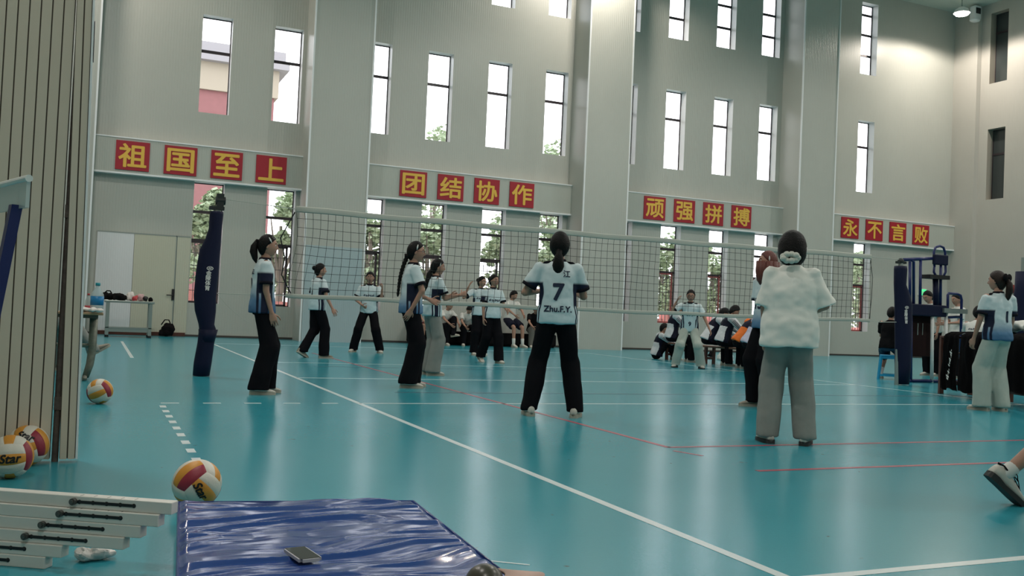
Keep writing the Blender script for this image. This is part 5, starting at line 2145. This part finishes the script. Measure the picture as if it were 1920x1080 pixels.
# crumpled tissue beside the beams
p = gz(180, 1050)
bm = bmesh.new()
ball(bm, (0, 0, 0.022), 0.065, 0.03, 0.022, 0, 26, 16)
ball(bm, (-0.035, 0, 0.022), 0.03, 0.034, 0.024, 0, 16, 10)
for v in bm.verts:
    n_ = noise.noise(v.co * 40) * 0.014 + noise.noise(v.co * 90) * 0.006
    v.co += v.co.normalized() * n_
    v.co.z = max(0.001, v.co.z)
o_ = obj('tissue', bm, PAPER, None)
o_.location = (p.x, p.y, 0)
o_.rotation_euler = (0, 0, 0.1)
tag(o_, 'crumpled white tissue on the floor beside the hurdle beams', 'tissue')

# ------------------------------------------------------------------ school desk with bottles
YD = -0.55
dk = gz(180, 716)
DX = gy(194, 583, YD).x
zt = gy(180, 586, YD).z
t = thing('school_desk', 'pale wood school desk with tubular legs emerging behind the partition', 'desk', (DX, YD, 0))
bm = bmesh.new()
box(bm, -0.62, 0.0, -0.2, 0.25, zt - 0.025, zt)
bevel_all(bm, 0.006, 2)
obj('top', bm, WOOD, t)
bm = bmesh.new()
box(bm, -0.58, -0.05, -0.15, 0.2, zt - 0.06, zt - 0.025)
obj('under_frame', bm, mat('dull_brown_steel', (0.10, 0.09, 0.07), 0.5), t)
WORN = mat('worn_leg_metal', (0.20, 0.21, 0.17), 0.5, 0.4, var=0.5, bscale=22)
for x in (-0.09, -0.54):
    bm = bmesh.new()
    tube(bm, [(x, 0.02, zt - 0.03), (x, 0.02, 0.32), (x - 0.015, 0.0, 0.16), (x - 0.05, -0.06, 0.03)], [0.042, 0.042, 0.040, 0.034], 12)
    obj('leg', bm, WORN, t, True)
    bm = bmesh.new()
    tube(bm, [(x - 0.06, -0.24, 0.025), (x - 0.06, 0.26, 0.025)], 0.025, 10)
    obj('foot', bm, WORN, t, True)
bm = bmesh.new()
tube(bm, [(-0.56, 0.02, 0.36), (-0.09, 0.02, 0.36)], 0.022, 8)
obj('cross_bar', bm, WORN, t)


def bottle(px, py0, py1, r, y, label, label_col, capc, lab=(0.25, 0.55), neck=0.72):
    p0, p1 = gy(px, py0, y), gy(px, py1, y)
    h = p1.z - p0.z
    p0.z = zt
    t = thing('bottle', label, 'bottle', (p0.x, y, p0.z))
    S = [(0, 0.85), (0.02, 1.0), (lab[0], 1.0), (lab[1], 1.0), (neck - 0.12, 0.98), (neck, 0.7), (0.86, 0.32), (0.90, 0.30)]
    bm = bmesh.new()
    rings(bm, [(V((0, 0, a * h)), V((r * b_, 0, 0)), V((0, r * b_, 0))) for a, b_ in S], 18)
    obj('body', bm, PET, t, True)
    bm = bmesh.new()
    rings(bm, [(V((0, 0, a * h)), V((r * 1.015, 0, 0)), V((0, r * 1.015, 0))) for a in lab], 18)
    obj('label_band', bm, label_col, t, True)
    bm = bmesh.new()
    rings(bm, [(V((0, 0, a * h)), V((r * 0.38, 0, 0)), V((0, r * 0.38, 0))) for a in (0.90, 1.0)], 14)
    obj('bottle_cap', bm, capc, t, True)


BLAB = mat('blue_label', (0.01, 0.20, 0.45), 0.4)
TEALC = mat('teal_cap', (0.02, 0.30, 0.36), 0.4)
bottle(181, 583, 527, 0.066, YD - 0.02, 'large clear water bottle with blue label on the school desk', BLAB, TEALC)
bottle(165, 575, 540, 0.034, YD + 0.12, 'small bottle with red cap and red label on the school desk', PINKP, PINKP, lab=(0.05, 0.35))
bm = bmesh.new()
rnd = random.Random(3)
for k in range(7):
    ball(bm, (0.05 * k - 0.15, rnd.uniform(-0.05, 0.05), 0.02), 0.05, 0.05, 0.022)
bm = fuse(bm, 0.012, 1)
folds(bm, 0.014, 20, 2)
zm = min(v.co.z for v in bm.verts)
for v in bm.verts:
    v.co.z -= zm
o_ = obj('paper_napkins', bm, PAPER, None, True)
o_.location = (DX - 0.20, YD - 0.14, zt)
tag(o_, 'crumpled paper napkins and wrappers at the front of the school desk', 'napkins')

# ------------------------------------------------------------------ steel work table by the doors
ta, tb = gz(194, 634), gz(279, 636)
YT = 10.75
xa, xb = gy(196, 634, YT).x, gy(283, 634, YT).x
zt2 = gy(240, 564, YT).z
t = thing('work_table', 'grey steel work table loaded with bags beside the double door', 'table', (xa, YT, 0))
W_ = xb - xa
bm = bmesh.new()
box(bm, -0.04, W_ + 0.04, 0, 0.6, zt2 - 0.05, zt2)
bevel_all(bm, 0.008, 1)
obj('top', bm, STEEL, t)
for x in (0, W_ - 0.07):
    for y in (0.02, 0.51):
        bm = bmesh.new()
        box(bm, x, x + 0.07, y, y + 0.07, 0.05, zt2 - 0.05)
        l = obj('leg', bm, STEEL, t)
        bm = bmesh.new()
        tube(bm, [(x + 0.035, y + 0.035, 0), (x + 0.035, y + 0.035, 0.05)], 0.04, 10)
        obj('foot', bm, BLACK, l)
bm = bmesh.new()
box(bm, 0.07, W_ - 0.07, 0.03, 0.08, 0.12, 0.20)
box(bm, 0.07, W_ - 0.07, 0.5, 0.55, 0.12, 0.20)
box(bm, 0.0, W_, 0.02, 0.57, 0.20, 0.22)
obj('lower_shelf', bm, STEEL, t)


def lump(name, label, cat, px, y, w_, d_, h, m_, seed, zz, extra_strap=False):
    p = gy(px, 562, y)
    bm = bmesh.new()
    rnd = random.Random(seed)
    for k in range(5):
        ball(bm, (rnd.uniform(-0.3, 0.3) * w_, rnd.uniform(-0.2, 0.2) * d_, h * rnd.uniform(0.3, 0.6)), w_ * 0.32, d_ * 0.36, h * 0.42)
    box(bm, -w_ * 0.42, w_ * 0.42, -d_ * 0.35, d_ * 0.35, 0, h * 0.4)
    bm = fuse(bm, 0.016, 2)
    folds(bm, 0.018, 12, seed)
    if extra_strap:
        tube(bm, [(-w_ * 0.3, 0, h * 0.75), (-w_ * 0.1, -0.02, h * 1.1), (w_ * 0.15, -0.02, h * 1.1), (w_ * 0.3, 0, h * 0.75)], 0.014, 8)
    zm = min(v.co.z for v in bm.verts)
    for v in bm.verts:
        v.co.z -= zm
    o_ = obj(name, bm, m_, None, True)
    o_.location = (p.x, y, zz)
    tag(o_, label, cat, None)
    return o_


YI = YT + 0.25
lump('bag', 'black bag at the left end of the steel work table', 'bag', 202, YI, 0.26, 0.26, 0.17, BLACKC, 1, zt2, True)
lump('jacket', 'dark bundled jacket hanging over the steel table edge in its middle', 'jacket', 223, YI - 0.12, 0.30, 0.3, 0.15, BLACKC, 2, zt2)
lump('bag', 'white crumpled plastic bag on the steel work table', 'bag', 244, YI + 0.02, 0.16, 0.2, 0.20, PAPER, 3, zt2)
lump('snack_packet', 'red and white snack packet beside the white plastic bag on the steel table', 'packet', 253, YI - 0.12, 0.12, 0.12, 0.13, PINKP, 4, zt2)
lump('snack_packet', 'pale pink packet near the right end of the steel work table', 'packet', 264, YI + 0.02, 0.13, 0.14, 0.16, mat('pale_pink_packaging', (0.55, 0.36, 0.36), 0.5), 5, zt2)
lump('box', 'small black box at the right end of the steel work table', 'box', 272, YI - 0.12, 0.11, 0.12, 0.12, BLACK, 6, zt2)
lump('strap', 'black strap bundle at the far right corner of the steel work table', 'strap', 283, YI - 0.05, 0.10, 0.16, 0.10, BLACKC, 7, zt2)
p = gz(314, 629)
o_ = lump('backpack', 'black backpack on the floor below the door handle', 'bag', 314, 12.0, 0.36, 0.26, 0.34, BLACKC, 9, 0, True)
